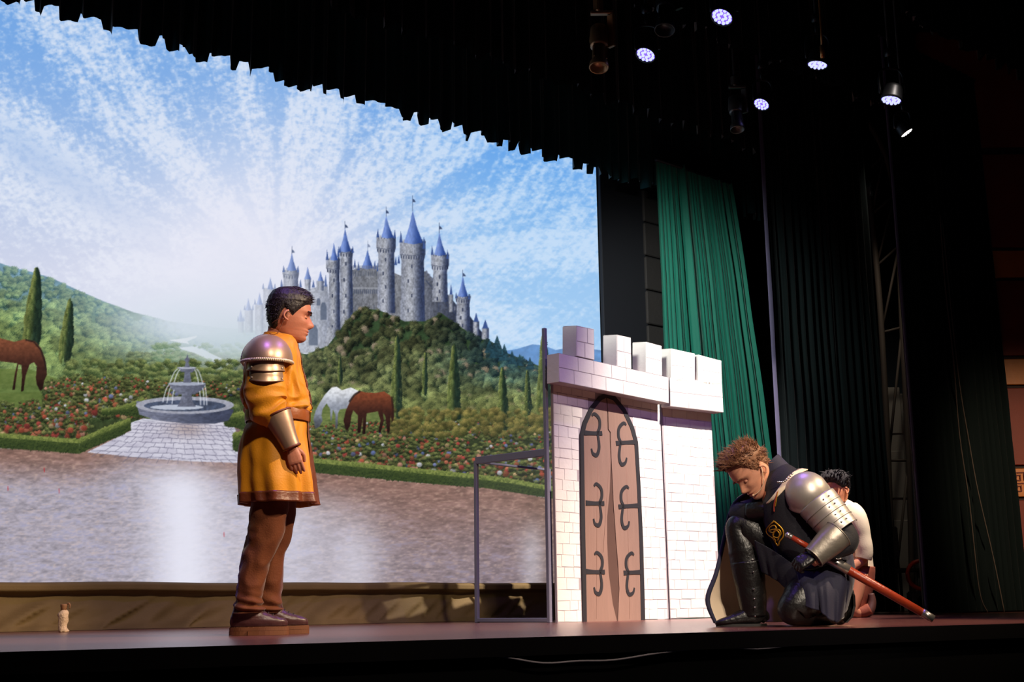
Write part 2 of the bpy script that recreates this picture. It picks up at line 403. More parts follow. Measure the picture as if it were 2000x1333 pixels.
    # ---- lawns
    fill([(-258, 715), (60, 722), (125, 745), (95, 790), (0, 800), (-258, 800)], lambda x, y: mix(C(120, 136, 74), C(84, 104, 50), fbm(x/9, y/4, 3)[..., None]), .85)
    fill([(600, 800), (640, 786), (780, 806), (800, 850), (690, 866), (600, 850)], lambda x, y: mix(C(136, 146, 86), C(72, 92, 46), fbm(x/8, y/3, 3)[..., None]), .85)
    # ---- cypresses
    def cypress(tx, ty_, bx_, by_, w):
        n = 150+int((by_-ty_)*w/16)
        for k in range(n):
            t = rng.random()
            hw = w/2*min(1, .12+1.25*t**.75)*(1 if t < .86 else 1-(t-.86)*2.2)
            o = rng.uniform(-1, 1)
            x = tx+(bx_-tx)*t+o*hw*.82; y = ty_+(by_-ty_)*t
            s_ = 1-float(sm(-.5, .35, np.float32(o)))
            v = .8+.4*rng.random()
            blob(x, y, max(1.6, w*.10), max(4, w*.22), mix(C(24, 40, 34), C(58, 74, 40), s_)*v, mix(C(44, 62, 44), C(142, 148, 84), s_)*v, -.8, -.3, .9)
    for a in [(72, 530, 60, 682, 38), (137, 590, 126, 706, 30), (-120, 560, -128, 720, 40), (776, 658, 774, 814, 24), (887, 678, 886, 834, 29), (981, 722, 983, 838, 24), (1030, 726, 1032, 832, 17), (1062, 658, 1064, 872, 34), (1120, 700, 1122, 880, 30)]: cypress(*a)
    for a in [(831, 690, 829, 770, 12), (664, 700, 664, 748, 10)]: cypress(*a)
    # ---- shrubs around the fountain and beds
    for i in range(900):
        x = rng.uniform(90, 520); y = rng.uniform(705, 820)
        if x < 130 and y < 745: continue
        rr = 5+(y-705)/115*5+rng.random()*3; v = .75+.5*rng.random()
        blob(x, y, rr*1.15, rr*.85, C(46, 62, 36)*v, C(138, 146, 88)*v, .2, -.9, .95)
    # ---- flower beds
    def flowers(n, xr, yfun, sz=1.):
        pal = [C(206, 84, 58), C(214, 110, 78), C(196, 66, 60), C(222, 148, 120), C(120, 130, 190), C(216, 216, 226), C(216, 178, 120), C(98, 116, 178), C(180, 92, 60)]
        pw = np.array([5, 5, 3, 3, 2, 2, 2, 1.5, 3]); pw /= pw.sum()
        for k in range(n):
            x = rng.uniform(*xr); a, b = yfun(x); y = rng.uniform(a, b)
            t = (y-a)/max(b-a, 1); v = .7+.5*rng.random()
            for _ in range(2):
                blob(x+rng.normal()*5, y+rng.normal()*3, 4+2*t, 3+2*t, C(28, 38, 22)*v, C(132, 138, 78)*v, 0, -1, .85)
            if rng.random() < .56:
                c = pal[rng.choice(len(pal), p=pw)]*(.62+.36*rng.random()); c = mix(c, np.full(3, c.mean(), np.float32), .18)
                rr = (2.0+3.6*t*rng.random()+1.5*t)*sz
                blob(x, y, rr*1.15, rr, c*.7, np.minimum(c*1.2, 1), -.3, -.8, .95, .2)
    flowers(560, (88, 290), lambda x: (738+max(0, (130-x))*.25, 815), 1.1)
    flowers(700, (-255, 172), lambda x: (786, 852), 1.15)
    flowers(260, (300, 500), lambda x: (745, 775), .7)
    flowers(1750, (596, 1215), lambda x: (832-10*math.sin((x-600)/180)+max(0, x-900)*.05, np.interp(x, [596, 800, 930, 1080, 1215], [900, 918, 932, 958, 985])), .95)
    for i in range(420):
        x = rng.uniform(760, 1170); y = rng.uniform(800, 850); v = .75+.5*rng.random(); rr = 4+rng.random()*5
        blob(x, y, rr, rr*.9, C(60, 64, 32)*v, C(158, 140, 80)*v, -.4, -.8, .8)
    # ---- horses
    def horse(pts, ca, cb, y0, y1, legs=None):
        def f(x, y):
            t = np.clip((y-y0)/(y1-y0), 0, 1)[..., None]
            c = mix(ca, cb, sm(0, .8, t)); c = mix(c, cb*.55, sm(.8, 1.3, (y-y0)/(y1-y0))[..., None])
            return c*(.82+.36*fbm(x/5, y/4, 3)[..., None])
        fill(pts, f)
    horse([(-60, 650), (-30, 648), (0, 661), (28, 668), (48, 663), (68, 667), (80, 680), (88, 700), (91, 722), (92, 732), (86, 745), (84, 760), (78, 764), (72, 752), (70, 738), (72, 716), (66, 708), (58, 712), (50, 735), (46, 764), (41, 766), (43, 736), (42, 714), (36, 712), (32, 738), (29, 762), (24, 762), (29, 730), (34, 710), (0, 706), (-30, 702), (-38, 760), (-44, 760), (-46, 704), (-60, 700)], C(126, 74, 52), C(58, 34, 28), 660, 740)
    line([(50, 664), (66, 668), (80, 684), (88, 708), (90, 724)], 3.5, C(38, 28, 26), .85)
    horse([(616, 838), (612, 820), (616, 804), (622, 792), (634, 772), (648, 757), (658, 756), (668, 763), (685, 757), (700, 764), (702, 790), (688, 797), (664, 800), (660, 808), (659, 838), (655, 838), (655, 810), (650, 800), (648, 820), (646, 824), (645, 800), (638, 788), (630, 800), (628, 812), (630, 822), (624, 834)], C(226, 228, 232), C(140, 146, 160), 755, 815)
    horse([(674, 838), (671, 822), (675, 804), (681, 790), (690, 775), (703, 764), (714, 767), (735, 768), (750, 765), (762, 773), (768, 790), (769, 815), (766, 826), (763, 812), (761, 846), (756, 846), (753, 815), (748, 806), (750, 822), (746, 838), (743, 847), (739, 845), (743, 822), (738, 804), (716, 808), (715, 830), (713, 849), (708, 849), (709, 815), (704, 846), (698, 846), (699, 812), (690, 802), (686, 814), (684, 832), (678, 842)], C(126, 66, 42), C(54, 30, 24), 765, 828)
    line([(682, 786), (692, 772), (704, 764)], 4, C(42, 28, 24), .85); line([(765, 775), (768, 800), (767, 822)], 4, C(48, 28, 22), .8)
    # ---- paving
    def plaza(x, y):
        n = fbm(x/22, y/5.5, 4, .65)[..., None]; n2 = fbm(x/7+y/30, y/2.8, 3)[..., None]
        near = sm(0, 1, (y-np.interp(x, [-260, 160, 260, 480, 610, 800, 950, 1215], [880, 884, 850, 880, 925, 942, 955, 990]))/np.interp(x, [0, 500, 900], [85, 110, 190]))[..., None]
        c = mix(C(140, 108, 98), mix(C(172, 165, 178), C(146, 130, 136), sm(500, 760, x)[..., None]), near)
        c = mix(c, C(138, 122, 132), (sm(820, 1060, x)*.85)[..., None]*near)
        c = mix(c, C(118, 92, 80), (np.exp(-((x-1090)/70)**2)*.7)[..., None])
        g1 = np.exp(-((x-352-(y-900)*.03)/75)**2)*sm(870, 960, y)
        g2 = np.exp(-((x-560)/130)**2)*sm(930, 1010, y)*.6
        g3 = np.exp(-((x-700)/50)**2)*sm(960, 1100, y)*.55
        g4 = np.exp(-((x-1040)/26)**2)*sm(985, 1080, y)*.45
        c = c*(.62+.48*n+.28*n2)
        bl = C(108, 116, 160)
        c = mix(c, bl, np.clip((n-.55)*1.6, 0, .3)*near)
        c = mix(c, C(198, 170, 150), np.clip((n2-.60)*1.6, 0, .3))
        return mix(c, C(233, 233, 247), np.clip(g1*.9+g2*.8+g3*.8+g4, 0, .93)[..., None])
    fill([(-259, 872), (0, 876), (155, 884), (255, 832), (275, 822), (460, 826), (480, 860), (600, 880), (612, 922), (700, 932), (800, 942), (950, 954), (1075, 974), (1219, 996), (1219, 1164), (-259, 1164)], plaza)
    def flags(x, y):
        c = mix(C(224, 224, 238), C(186, 184, 204), fbm(x/22, y/6, 3)[..., None])
        br = np.exp(-(((x-365)/38)**2+((y-838)/16)**2))[..., None]
        return mix(c, C(158, 136, 128), br*.6)
    fill([(256, 826), (280, 818), (455, 826), (474, 880), (474, 905), (380, 902), (290, 896), (170, 884), (255, 842)], flags, .95)
    ys = [826, 832, 838.5, 845.5, 853, 861.5, 871, 881, 892, 903]
    for a, b in zip(ys, ys[1:]):
        xl = np.interp(a, [826, 842, 884, 905], [262, 256, 172, 290]); 
        if a > 884: xl = 230
        pts = [(x, a+(x-xl)*.035+rng.normal()*.8) for x in np.arange(xl, 474, 9)]
        line(pts, 1.3, C(104, 102, 124), .7)
        x = xl
        while x < 470:
            x += (b-a)*1.5+rng.random()*7
            k = (x-350)*.012
            line([(x, a+(x-xl)*.035), (x+k*(b-a)+rng.normal(), b+(x-xl)*.035)], 1.2, C(104, 102, 124), .62)
    # ---- hedges
    def hedge(topl, botl, cap=8):
        m = [(x, y+cap) for x, y in topl]
        fill(topl+botl[::-1], lambda x, y: mix(C(36, 52, 28), C(74, 88, 44), fbm(x/4, y/3.5, 3)[..., None]), 1)
        fill(topl+m[::-1], lambda x, y: mix(C(102, 118, 54), C(158, 164, 92), fbm(x/4, y/3, 3)[..., None]), .9)
        for k in range(int(len(topl)*70)):
            i = rng.integers(len(topl)-1); t = rng.random()
            x = topl[i][0]*(1-t)+topl[i+1][0]*t; y = topl[i][1]*(1-t)+topl[i+1][1]*t; yb_ = botl[min(i, len(botl)-1)][1]*(1-t)+botl[min(i+1, len(botl)-1)][1]*t
            q = rng.random(); yv = y+(yb_-y)*q
            blob(x, yv, 2.4, 2.8, mix(C(80, 98, 44), C(28, 42, 24), min(1, q*1.8)), mix(C(166, 170, 96), C(78, 94, 46), min(1, q*1.8)), -.3, -.8, .8)
    hedge([(-258, 842), (-100, 845), (0, 847), (80, 853), (155, 859)], [(-258, 872), (-100, 874), (0, 876), (80, 881), (155, 887)])
    hedge([(155, 857), (190, 842), (225, 828), (255, 816)], [(155, 887), (190, 870), (225, 856), (255, 841)], 9)
    hedge([(200, 800), (235, 795), (265, 784), (282, 778)], [(200, 812), (235, 810), (265, 815), (282, 816)], 9)
    hedge([(438, 812), (470, 806), (520, 800)], [(438, 832), (470, 838), (520, 842)], 7)
    hedge([(455, 846), (480, 842), (520, 838)], [(455, 880), (480, 884), (520, 884)], 7)
    hedge([(596, 894), (680, 902), (740, 908), (800, 914), (870, 921), (930, 927), (1000, 936), (1075, 950), (1215, 968)], [(596, 922), (680, 930), (740, 936), (800, 942), (870, 948), (930, 952), (1000, 960), (1075, 974), (1215, 996)], 9)
    # ---- fountain
    def ell(cx, cy, rx, ry, n=40): return [(cx+rx*math.cos(2*math.pi*k/n), cy+ry*math.sin(2*math.pi*k/n)) for k in range(n)]
    gs = lambda x, y: mix(C(112, 116, 134), C(48, 52, 68), sm(330, 470, x)[..., None])*(.78+.44*fbm(x/4, y/3, 3)[..., None])
    fill([(266, 786), (272, 810), (300, 820), (360, 828), (420, 828), (446, 822), (456, 804)]+[(456, 800), (266, 784)], lambda x, y: mix(C(116, 120, 140), C(64, 70, 92), sm(280, 440, x)[..., None])*(.8+.4*fbm(x/7, y/3, 3)[..., None]))
    fill(ell(361, 792, 96, 17), C(160, 162, 176), 1, .15, 5)
    fill(ell(361, 793, 80, 11), C(70, 80, 102), 1, .3, 5)
    fill(ell(345, 796, 52, 5), C(214, 220, 234), .8)
    fill([(346, 795), (352, 785), (356, 768), (374, 768), (376, 785), (383, 795)], gs)
    fill([(328, 749), (402, 751), (396, 762), (380, 771), (350, 771), (336, 762)], gs); fill(ell(365, 750, 37, 3.6), C(164, 170, 188), 1)
    fill([(358, 748), (361, 725), (359, 719), (373, 719), (371, 726), (374, 748)], gs)
    fill([(346, 718), (384, 720), (376, 728), (354, 727)], gs); fill(ell(365, 719, 19, 2), C(176, 180, 196))
    fill([(366, 690), (368, 699), (371, 703), (368, 708), (371, 718), (360, 718), (363, 708), (360, 703), (364, 699)], gs)
    for x0, y0, x1, y1 in [(347, 721, 332, 748), (352, 722, 340, 748), (384, 721, 396, 750), (380, 722, 388, 750), (330, 752, 318, 786), (334, 756, 326, 788), (400, 753, 404, 792), (396, 758, 399, 792), (390, 764, 392, 792), (340, 762, 336, 790)]:
        pts = [(x0+(x1-x0)*t**.6, y0+(y1-y0)*t) for t in np.linspace(0, 1, 7)]
        line(pts, 2.4, C(228, 233, 244), .62)
    for k in range(5): line([(272+k, 804+k*4.2), (330, 812+k*4.2), (400, 815+k*3.4), (450, 808+k*4)], .9, C(70, 74, 94), .4)
    # tiny dead spots of the panel
    for x, y in [(86, 914), (15, 950), (115, 955), (437, 1040)]: line([(x, y), (x+1, y+9)], 1.6, C(190, 40, 50), .8)
    img[:] = np.clip(img, 0, 1)
    return img
# ---------------------------------------------------------------- the stage house
Y_SCR = at_d(0, 1185, 8.6).y
def struct(name, bm, m, smooth=False, parent=None):
    o = obj(name, bm, m, parent, smooth)
    if not parent: o['kind'] = 'structure'
    return o
E1, E2 = at_z(105, 1271.5, 0), at_z(2000, 1218.4, 0)
ed = (E2-E1).normalized()
EL, ER = E1-ed*6, E2+ed*12
m_floor = mat('stage_boards', (104, 62, 56), .26, 0, .35, 3., .10, 14., .5, stretch=(.6, 9, 1))
bm = bmesh.new()
prism(bm, [EL, ER, V((ER.x, 14, 0)), V((EL.x, 14, 0))], V((0, 0, -.06)))
struct('floor', bm, m_floor)
bm = bmesh.new()
nrm = V((ed.y, -ed.x, 0))
prism(bm, [EL+nrm*-.03-V((0, 0, .06)), ER+nrm*-.03-V((0, 0, .06)), ER-nrm*.2-V((0, 0, .06)), EL-nrm*.2-V((0, 0, .06))], V((0, 0, -1.2)))
struct('wall_stage_front', bm, mat('stage_front_black', (6, 6, 7), .95, 0, .2, 5, spec=.03))
bm = bmesh.new(); prism(bm, [EL-nrm*.004, ER-nrm*.004, ER+nrm*.012, EL+nrm*.012], V((0, 0, -.075)))
struct('trim_1', bm, mat('stage_nosing', (7, 6, 8), .9, 0, .2, 5, spec=.05))
m_black = mat('stage_house_black', (16, 17, 20), .9, 0, .2, 1.5)
bm = bmesh.new(); box(bm, (8, 12.5, 4), (36, .2, 12)); struct('wall_back', bm, m_black)
bm = bmesh.new(); box(bm, (17.5, 8, 4), (.2, 12, 12)); struct('wall_right', bm, m_black)
bm = bmesh.new(); box(bm, (8, 6, 8.2), (36, 13, .2)); struct('ceiling', bm, m_black)

# splayed auditorium wall at the right edge: dark red panels, gold bands, a meander
c0 = at_d(1925, 1100, 12.7); wdir = V((rgt.x, rgt.y, 0)).normalized(); wn = V((-wdir.y, wdir.x, 0))
wq = Quaternion((0, 0, 1), math.atan2(wdir.y, wdir.x))
def wpt(px, py): p = at_pl(px, py, c0, wn); return (p-c0).dot(wdir), p.z
m_red = mat('wall_red', (122, 34, 12), .6, 0, .18, 4, .1, 20); m_gold = mat('wall_gold', (200, 112, 20), .45, 0, .18, 6, .1, 20); m_keyl = mat('meander_red', (120, 40, 24), .6)
bm = bmesh.new(); box(bm, c0+wdir*2+V((0, 0, 4-c0.z))+wn*.1, (5, .16, 8.2), wq.to_matrix()); wall = struct('wall_proscenium', bm, mat('wall_joint', (38, 12, 10), .7))
def wpanel(name, y0, y1, m, th=.03):
    s, za = wpt(1960, y0); s, zb = wpt(1960, y1)
    bm = bmesh.new(); box(bm, c0+wdir*2+wn*.01+V((0, 0, (za+zb)/2-c0.z)), (4.9, th*2, za-zb-.025), wq.to_matrix()); bevel(bm, .006, 1)
    o = struct(name, bm, m, parent=wall); return za, zb
wpanel('panel', 60, 290, m_red); wpanel('panel', 300, 486, m_red); wpanel('band', 488, 545, m_gold); wpanel('panel', 547, 698, m_red); wpanel('band', 700, 755, m_gold)
wpanel('panel', 757, 912, m_red); za, zb = wpanel('band', 914, 974, m_gold, .035); wpanel('panel', 976, 1138, m_red); wpanel('band', 1140, 1192, m_gold)
def wbar(bm, s0, s1, z0, z1): box(bm, c0+wdir*((s0+s1)/2)-wn*.03+V((0, 0, (z0+z1)/2-c0.z)), (abs(s1-s0), .018, abs(z1-z0)), wq.to_matrix())
hgt = (za-zb)-.1; cell = hgt*.42
for row in range(2):
    zt = za-.05-row*hgt*.52; 
    for k in range(8):
        bm = bmesh.new(); s0 = .12+k*cell*1.25; t = cell*.11
        wbar(bm, s0, s0+cell*1.2, zt, zt-t); wbar(bm, s0, s0+t, zt, zt-cell); wbar(bm, s0, s0+cell*.9, zt-cell, zt-cell+t)
        wbar(bm, s0+cell*.9-t, s0+cell*.9, zt-cell, zt-cell*.3); wbar(bm, s0+cell*.35, s0+cell*.9, zt-cell*.3, zt-cell*.3-t); wbar(bm, s0+cell*.35, s0+cell*.35+t, zt-cell*.3, zt-cell*.65)
        struct('meander', bm, m_keyl, parent=wall)

# ---------------------------------------------------------------- LED screen
scr_r = at_Y(1164, 335, Y_SCR); Z0 = at_Y(350, 1139, Y_SCR).z; Z1 = at_Y(150, 18, Y_SCR).z+.25
XR = scr_r.x
IMG = paint_backdrop()
zc = .5*(Z0+Z1)
cols = []; px = -215.
while True:                                       # columns evenly spaced as the eye sees them, on the flat panel
    x = at_Y(px, 700, Y_SCR).x
    if x >= XR-.004: break
    cols.append(x); px += 1.45
cols.append(XR); rows = np.linspace(Z0, Z1, 720)
NX, NZ = len(cols), len(rows)
XX, ZZ = np.meshgrid(np.array(cols), rows)
qx, qy, qz = XX-EYE.x, Y_SCR-EYE.y, ZZ-EYE.z
kk = qx*fwd.x+qy*fwd.y+qz*fwd.z
U = CX+F_PX*(qx*rgt.x+qy*rgt.y+qz*rgt.z)/kk+OX; Vv = CY-F_PX*(qx*up.x+qy*up.y+qz*up.z)/kk
U = np.clip(U, 1, PW-3); Vv = np.clip(np.where(Vv < 0, -Vv, Vv), 1, PH-3)
iu = U.astype(int); iv = Vv.astype(int); fu = (U-iu)[..., None]; fv = (Vv-iv)[..., None]
samp = (IMG[iv, iu]*(1-fu)+IMG[iv, iu+1]*fu)*(1-fv)+(IMG[iv+1, iu]*(1-fu)+IMG[iv+1, iu+1]*fu)*fv
lin = np.where(samp <= .04045, samp/12.92, ((samp+.055)/1.055)**2.4)
me = bpy.data.meshes.new('picture')
scr = empty('led_screen', V(((cols[0]+XR)/2, Y_SCR, Z0)))
co = np.stack([XX-scr.location.x, np.zeros_like(XX), ZZ-Z0], -1).reshape(-1, 3)
a = (np.arange(NZ-1)[:, None]*NX+np.arange(NX-1)[None]).ravel()
quads = np.stack([a, a+1, a+1+NX, a+NX], -1)
me.vertices.add(NX*NZ); me.vertices.foreach_set('co', co.astype(np.float32).ravel())
me.loops.add(quads.size); me.loops.foreach_set('vertex_index', quads.astype(np.int32).ravel())
me.polygons.add(len(quads)); me.polygons.foreach_set('loop_start', np.arange(0, quads.size, 4, dtype=np.int32))
me.update(calc_edges=True)
ca = me.color_attributes.new('led_pixels', 'FLOAT_COLOR', 'POINT')
ca.data.foreach_set('color', np.concatenate([lin.reshape(-1, 3), np.ones((NX*NZ, 1))], 1).astype(np.float32).ravel())
m = bpy.data.materials.new('led_pixels'); m.use_nodes = True; nt = m.node_tree; b = nt.nodes['Principled BSDF']
b.inputs['Base Color'].default_value = (.012, .012, .014, 1); b.inputs['Roughness'].default_value = .8; b.inputs['Specular IOR Level'].default_value = .1
at = nt.nodes.new('ShaderNodeVertexColor'); at.layer_name = 'led_pixels'; nt.links.new(at.outputs[0], b.inputs['Emission Color']); b.inputs['Emission Strength'].default_value = .98
obj('picture', me, m, scr, False)
bm = bmesh.new(); box(bm, (0, .05, (Z1-Z0)/2), (XR-cols[0]+.02, .09, Z1-Z0+.02)); obj('panel_housing', bm, mat('screen_black', (12, 12, 14), .6), scr, False)
tag(scr, 'large lit LED screen showing a castle on a hill, horses, fountain and garden', 'screen')

# ---------------------------------------------------------------- olive cloth over the platform under the screen
def skirt():
    t = empty('platform_skirt', V((scr.location.x, Y_SCR-.12, 0)))
    x0, x1 = cols[0]-.3, XR+.25; n = 420; H = Z0-.002
    prof = [(.11, H), (.0, H+.002), (-.06, H), (-.095, H*.96), (-.10, H*.90), (-.098, H*.83), (-.07, H*.79), (-.025, H*.74), (-.02, H*.55), (-.03, H*.35), (-.05, H*.15), (-.085, .02), (-.115, .004), (-.14, .002)]
    prof = [(float(a), float(b)) for a, b in catmull(prof, 3)]
    bm = bmesh.new(); rings = []
    for i in range(n+1):
        x = x0+(x1-x0)*i/n; r = []
        for y, z in prof:
            f = max(0, min(1, (H*.76-z)/(H*.3)))
            rg_ = lambda p, q, r: max(0, 1-abs(mnoise.noise(V((p, q, r))))*3.2)**1.5
            d = .075*rg_(x*1.7-z*3.4, .25*x, 3)+.045*rg_(x*3.6-z*5.2, .3*x, 8)+.02*mnoise.noise(V((x*1.4, z*2, 1)))   # diagonal pulls
            zz = z+(.012*mnoise.noise(V((x*1.2, 2, 0))) if z > H*.8 else 0)
            r.append(V((x-t.location.x, y-d*f-(.02*mnoise.noise(V((x*3, 5, 0))) if z < .03 else 0), zz)))
        rings.append(r)
    ring_skin(bm, rings, closed=False); fixn(bm)
    obj('skirt_cloth', bm, mat('olive_cloth', (112, 92, 58), .75, 0, .22, 6, .12, 60, .3), t)
    bm = bmesh.new(); box(bm, ((x0+x1)/2-t.location.x, .38, (Z0-.02)/2), (x1-x0-.1, .6, Z0-.03)); obj('platform_box', bm, mat('screen_black', (12, 12, 14), .6), t, False)
    tag(t, 'olive brown cloth skirt draped over the low platform below the screen', 'cloth skirt')
skirt()

# ---------------------------------------------------------------- drapes
def pleats(x, depth, freq, seed):
    if seed == 6.: return depth*(1.1*mnoise.noise(V((x*13, 6, 0)))+.75*mnoise.noise(V((x*31, 2, 0)))+.25*mnoise.noise(V((x*70, 2, 0))))
    w = x*freq+1.3*mnoise.noise(V((x*freq*.21, seed, 0)))
    return depth*(.62*math.sin(2*PI*w)+.30*math.sin(2*PI*w*2.13+seed)+.5*mnoise.noise(V((x*freq*.6, seed*3, 1))))
def drape(name, P0, P1, ztop, zbot, m, label, cat, depth=.05, freq=7., scallop=0., fan=None, rows_=14, seed=1., step=.016, group=None, zf=None):
    """cloth hung along the floor line P0-P1, pleated, hem at zbot; fan(t, h) moves it along the line"""
    P0, P1 = V((P0[0], P0[1], 0)), V((P1[0], P1[1], 0)); d = (P1-P0); L_ = d.length; d.normalize(); nn = V((d.y, -d.x, 0))
    t = empty(name, P0+V((0, 0, zbot if zbot > .2 else 0)))
    n = int(L_/step); bm = bmesh.new(); rings = []
    for i in range(n+1):
        x = L_*i/n; r = []
        zb = zbot+(zf(x) if zf else 0)
        if scallop:
            w = x*freq*.62+mnoise.noise(V((x*2, seed, 9)))*1.6; w -= math.floor(w)
            zb += scallop*((1 if w < .5+.2*mnoise.noise(V((x*1.7, 4, seed))) else 0)-.45)+scallop*.35*mnoise.noise(V((x*9, seed, 0)))
        for k in range(rows_+1):
            h = k/rows_; z = zb+(ztop-zb)*h
            xx_ = x+(fan(x/L_, h) if fan else 0)
            dp = pleats(x, depth*(1.1-.45*h), freq, seed)+.012*mnoise.noise(V((x*3, z*1.3, seed)))
            r.append(P0+d*xx_+nn*dp+V((0, 0, z))-t.location)
        rings.append(r)
    ring_skin(bm, rings, closed=False); fixn(bm)
    obj('cloth', bm, m, t)
    bm = bmesh.new(); tube(bm, [P0+V((0, 0, ztop-.02))-t.location, P0+d*L_+V((0, 0, ztop-.02))-t.location], .022, 8)
    obj('batten', bm, mat('batten_steel', (40, 40, 44), .5, .8), t)
    return tag(t, label, cat, group)
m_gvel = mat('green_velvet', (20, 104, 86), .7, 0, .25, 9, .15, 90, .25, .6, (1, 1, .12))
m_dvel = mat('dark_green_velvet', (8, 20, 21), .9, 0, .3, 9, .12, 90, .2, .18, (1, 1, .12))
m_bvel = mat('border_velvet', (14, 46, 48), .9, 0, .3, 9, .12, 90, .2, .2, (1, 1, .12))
YV = Y_SCR-.32
zh = [at_Y(a, b, YV).z for a, b in ((150, 30), (470, 137), (870, 252), (1160, 330))]; ZH = sum(zh)/4
xr = at_Y(1480, 392, YV).x
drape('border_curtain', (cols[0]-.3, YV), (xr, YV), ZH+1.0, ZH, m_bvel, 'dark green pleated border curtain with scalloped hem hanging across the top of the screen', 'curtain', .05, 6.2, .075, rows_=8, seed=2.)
def border(px, py, name, label, seed, x0=-1.5, x1=5.5, z=4.62):
    p = at_z(px, py, z)
    return drape(name, (p.x+x0, p.y), (p.x+x1, p.y), z+1.1, z, m_dvel, label, 'curtain', .05, 5.5, .06, rows_=5, seed=seed, step=.022)
border(1060, 152, 'border_curtain', 'almost black border curtain hanging next in front of the screen border', 3., -5.5, 5.)
border(1330, 45, 'border_curtain', 'dark green border curtain behind the upper LED lamps', 4., -1.4, 4., 5.1)
border(1830, 66, 'border_curtain', 'short olive-lit border curtain at the top right', 5., -.6, 2.6, 5.5)
# black masking flat and block pier right of the screen
YM = Y_SCR-.02
xa, xb, xc = XR+.012, at_Y(1258, 500, YM).x, at_Y(1300, 500, YM).x
bm = bmesh.new(); box(bm, (0, 0, 2.3), (xb-xa, .05, 4.6)); bevel(bm, .006, 1)
o = obj('masking_flat', bm, mat('masking_black', (11, 13, 22), .85, 0, .15, 2), smooth=False); o.location = ((xa+xb)/2, YM, 0); tag(o, 'tall navy-black masking flat right beside the screen', 'masking flat')
pier = empty('wall_pier', V(((xb+xc)/2+.02, YM+.1, 0))); pier['kind'] = 'structure'
hb = .37
for k in range(13):
    bm = bmesh.new(); box(bm, (0, 0, hb*(k+.5)), (xc-xb+.1, .3, hb-.022)); bevel(bm, .01, 1); obj('block', bm, mat('pier_block', (38, 34, 33), .85, 0, .2, 5, .2, 30), pier, False)
bm = bmesh.new(); box(bm, (0, .02, 2.4), (xc-xb+.08, .27, 4.8)); obj('mortar', bm, mat('pier_mortar', (22, 20, 20), .9), pier, False)
# lit green leg: gathered at the top, spreading downwards to the right
YG = Y_SCR-.5
g0, g1 = at_Y(1283, 380, YG), at_Y(1428, 400, YG); g2 = at_Y(1513, 900, YG); g3 = at_Y(1312, 900, YG)
Lg = g1.x-g0.x
def fan_g(t, h):
    k = 1-h; return (g3.x-g0.x)*1.25*k**1.1*(1-t)*.6+(g2.x-g1.x)*1.28*k**.9*t
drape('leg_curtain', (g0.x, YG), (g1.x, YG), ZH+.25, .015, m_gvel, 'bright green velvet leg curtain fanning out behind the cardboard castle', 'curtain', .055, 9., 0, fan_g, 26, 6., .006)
# dark legs
Y2, Y3 = Y_SCR-1.45, Y_SCR-2.45
l0, l1 = at_Y(1512, 800, Y2), at_Y(1722, 800, Y2)
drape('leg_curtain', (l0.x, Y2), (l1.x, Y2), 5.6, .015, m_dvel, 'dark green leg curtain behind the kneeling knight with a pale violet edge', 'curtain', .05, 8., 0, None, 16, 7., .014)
bm = bmesh.new(); rr = []
for k in range(25):
    z = .02+5.5*k/24; w = .035+.012*mnoise.noise(V((z*1.2, 0, 0)))
    rr.append([V((0, 0, z)), V((w, -.02, z)), V((w*2, .01, z))])
ring_skin(bm, rr, closed=False)
ec = [c for c in COL.objects if c.get('label', '').startswith('dark green leg curtain behind')][0]
o = obj('edge_lining', bm, mat('pale_lining', (92, 88, 116), .85), ec); o.location = (-.07, -.06, 0); o['label'] = 'pale violet turned edge'
l2, l3 = at_Y(1772, 800, Y3), at_Y(1962, 800, Y3)
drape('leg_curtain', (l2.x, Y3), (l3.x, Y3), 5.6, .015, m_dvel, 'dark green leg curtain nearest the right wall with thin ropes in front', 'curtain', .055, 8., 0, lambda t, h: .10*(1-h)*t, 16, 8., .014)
ec = [c for c in COL.objects if c.get('label', '').startswith('dark green leg curtain nearest')][0]
bm = bmesh.new(); rr = []
for k in range(25):
    z = .02+5.5*k/24; w = .018+.006*mnoise.noise(V((z*1.2, 3, 0)))
    rr.append([V((0, 0, z)), V((w, -.02, z)), V((w*2, .01, z))])
ring_skin(bm, rr, closed=False)
o = obj('edge_lining', bm, mat('pale_lining', (92, 88, 116), .85), ec); o.location = (-.05, -.05, 0); o['label'] = 'violet-grey turned edge'
for pts, lab in (([(1836, 420), (1846, 560), (1862, 700), (1874, 850), (1893, 980), (1912, 1150), (1928, 1188)], 'thin pale rope hanging left on the dark right leg curtain'), ([(1840, 430), (1870, 720), (1892, 860), (1910, 960), (1940, 1090), (1960, 1182)], 'thin pale rope hanging right on the dark right leg curtain')):
    w = [at_Y(a, b, Y3-.11) for a, b in pts]; t0 = V((w[-1].x, w[-1].y, .004)); w[-1] = V((w[-1].x, w[-1].y, .008))
    bm = bmesh.new(); tube(bm, [p-t0 for p in w], .006, 6, 5)
    o = obj('rope', bm, mat('rope_pale', (96, 84, 76), .8)); o.location = t0; tag(o, lab, 'rope')
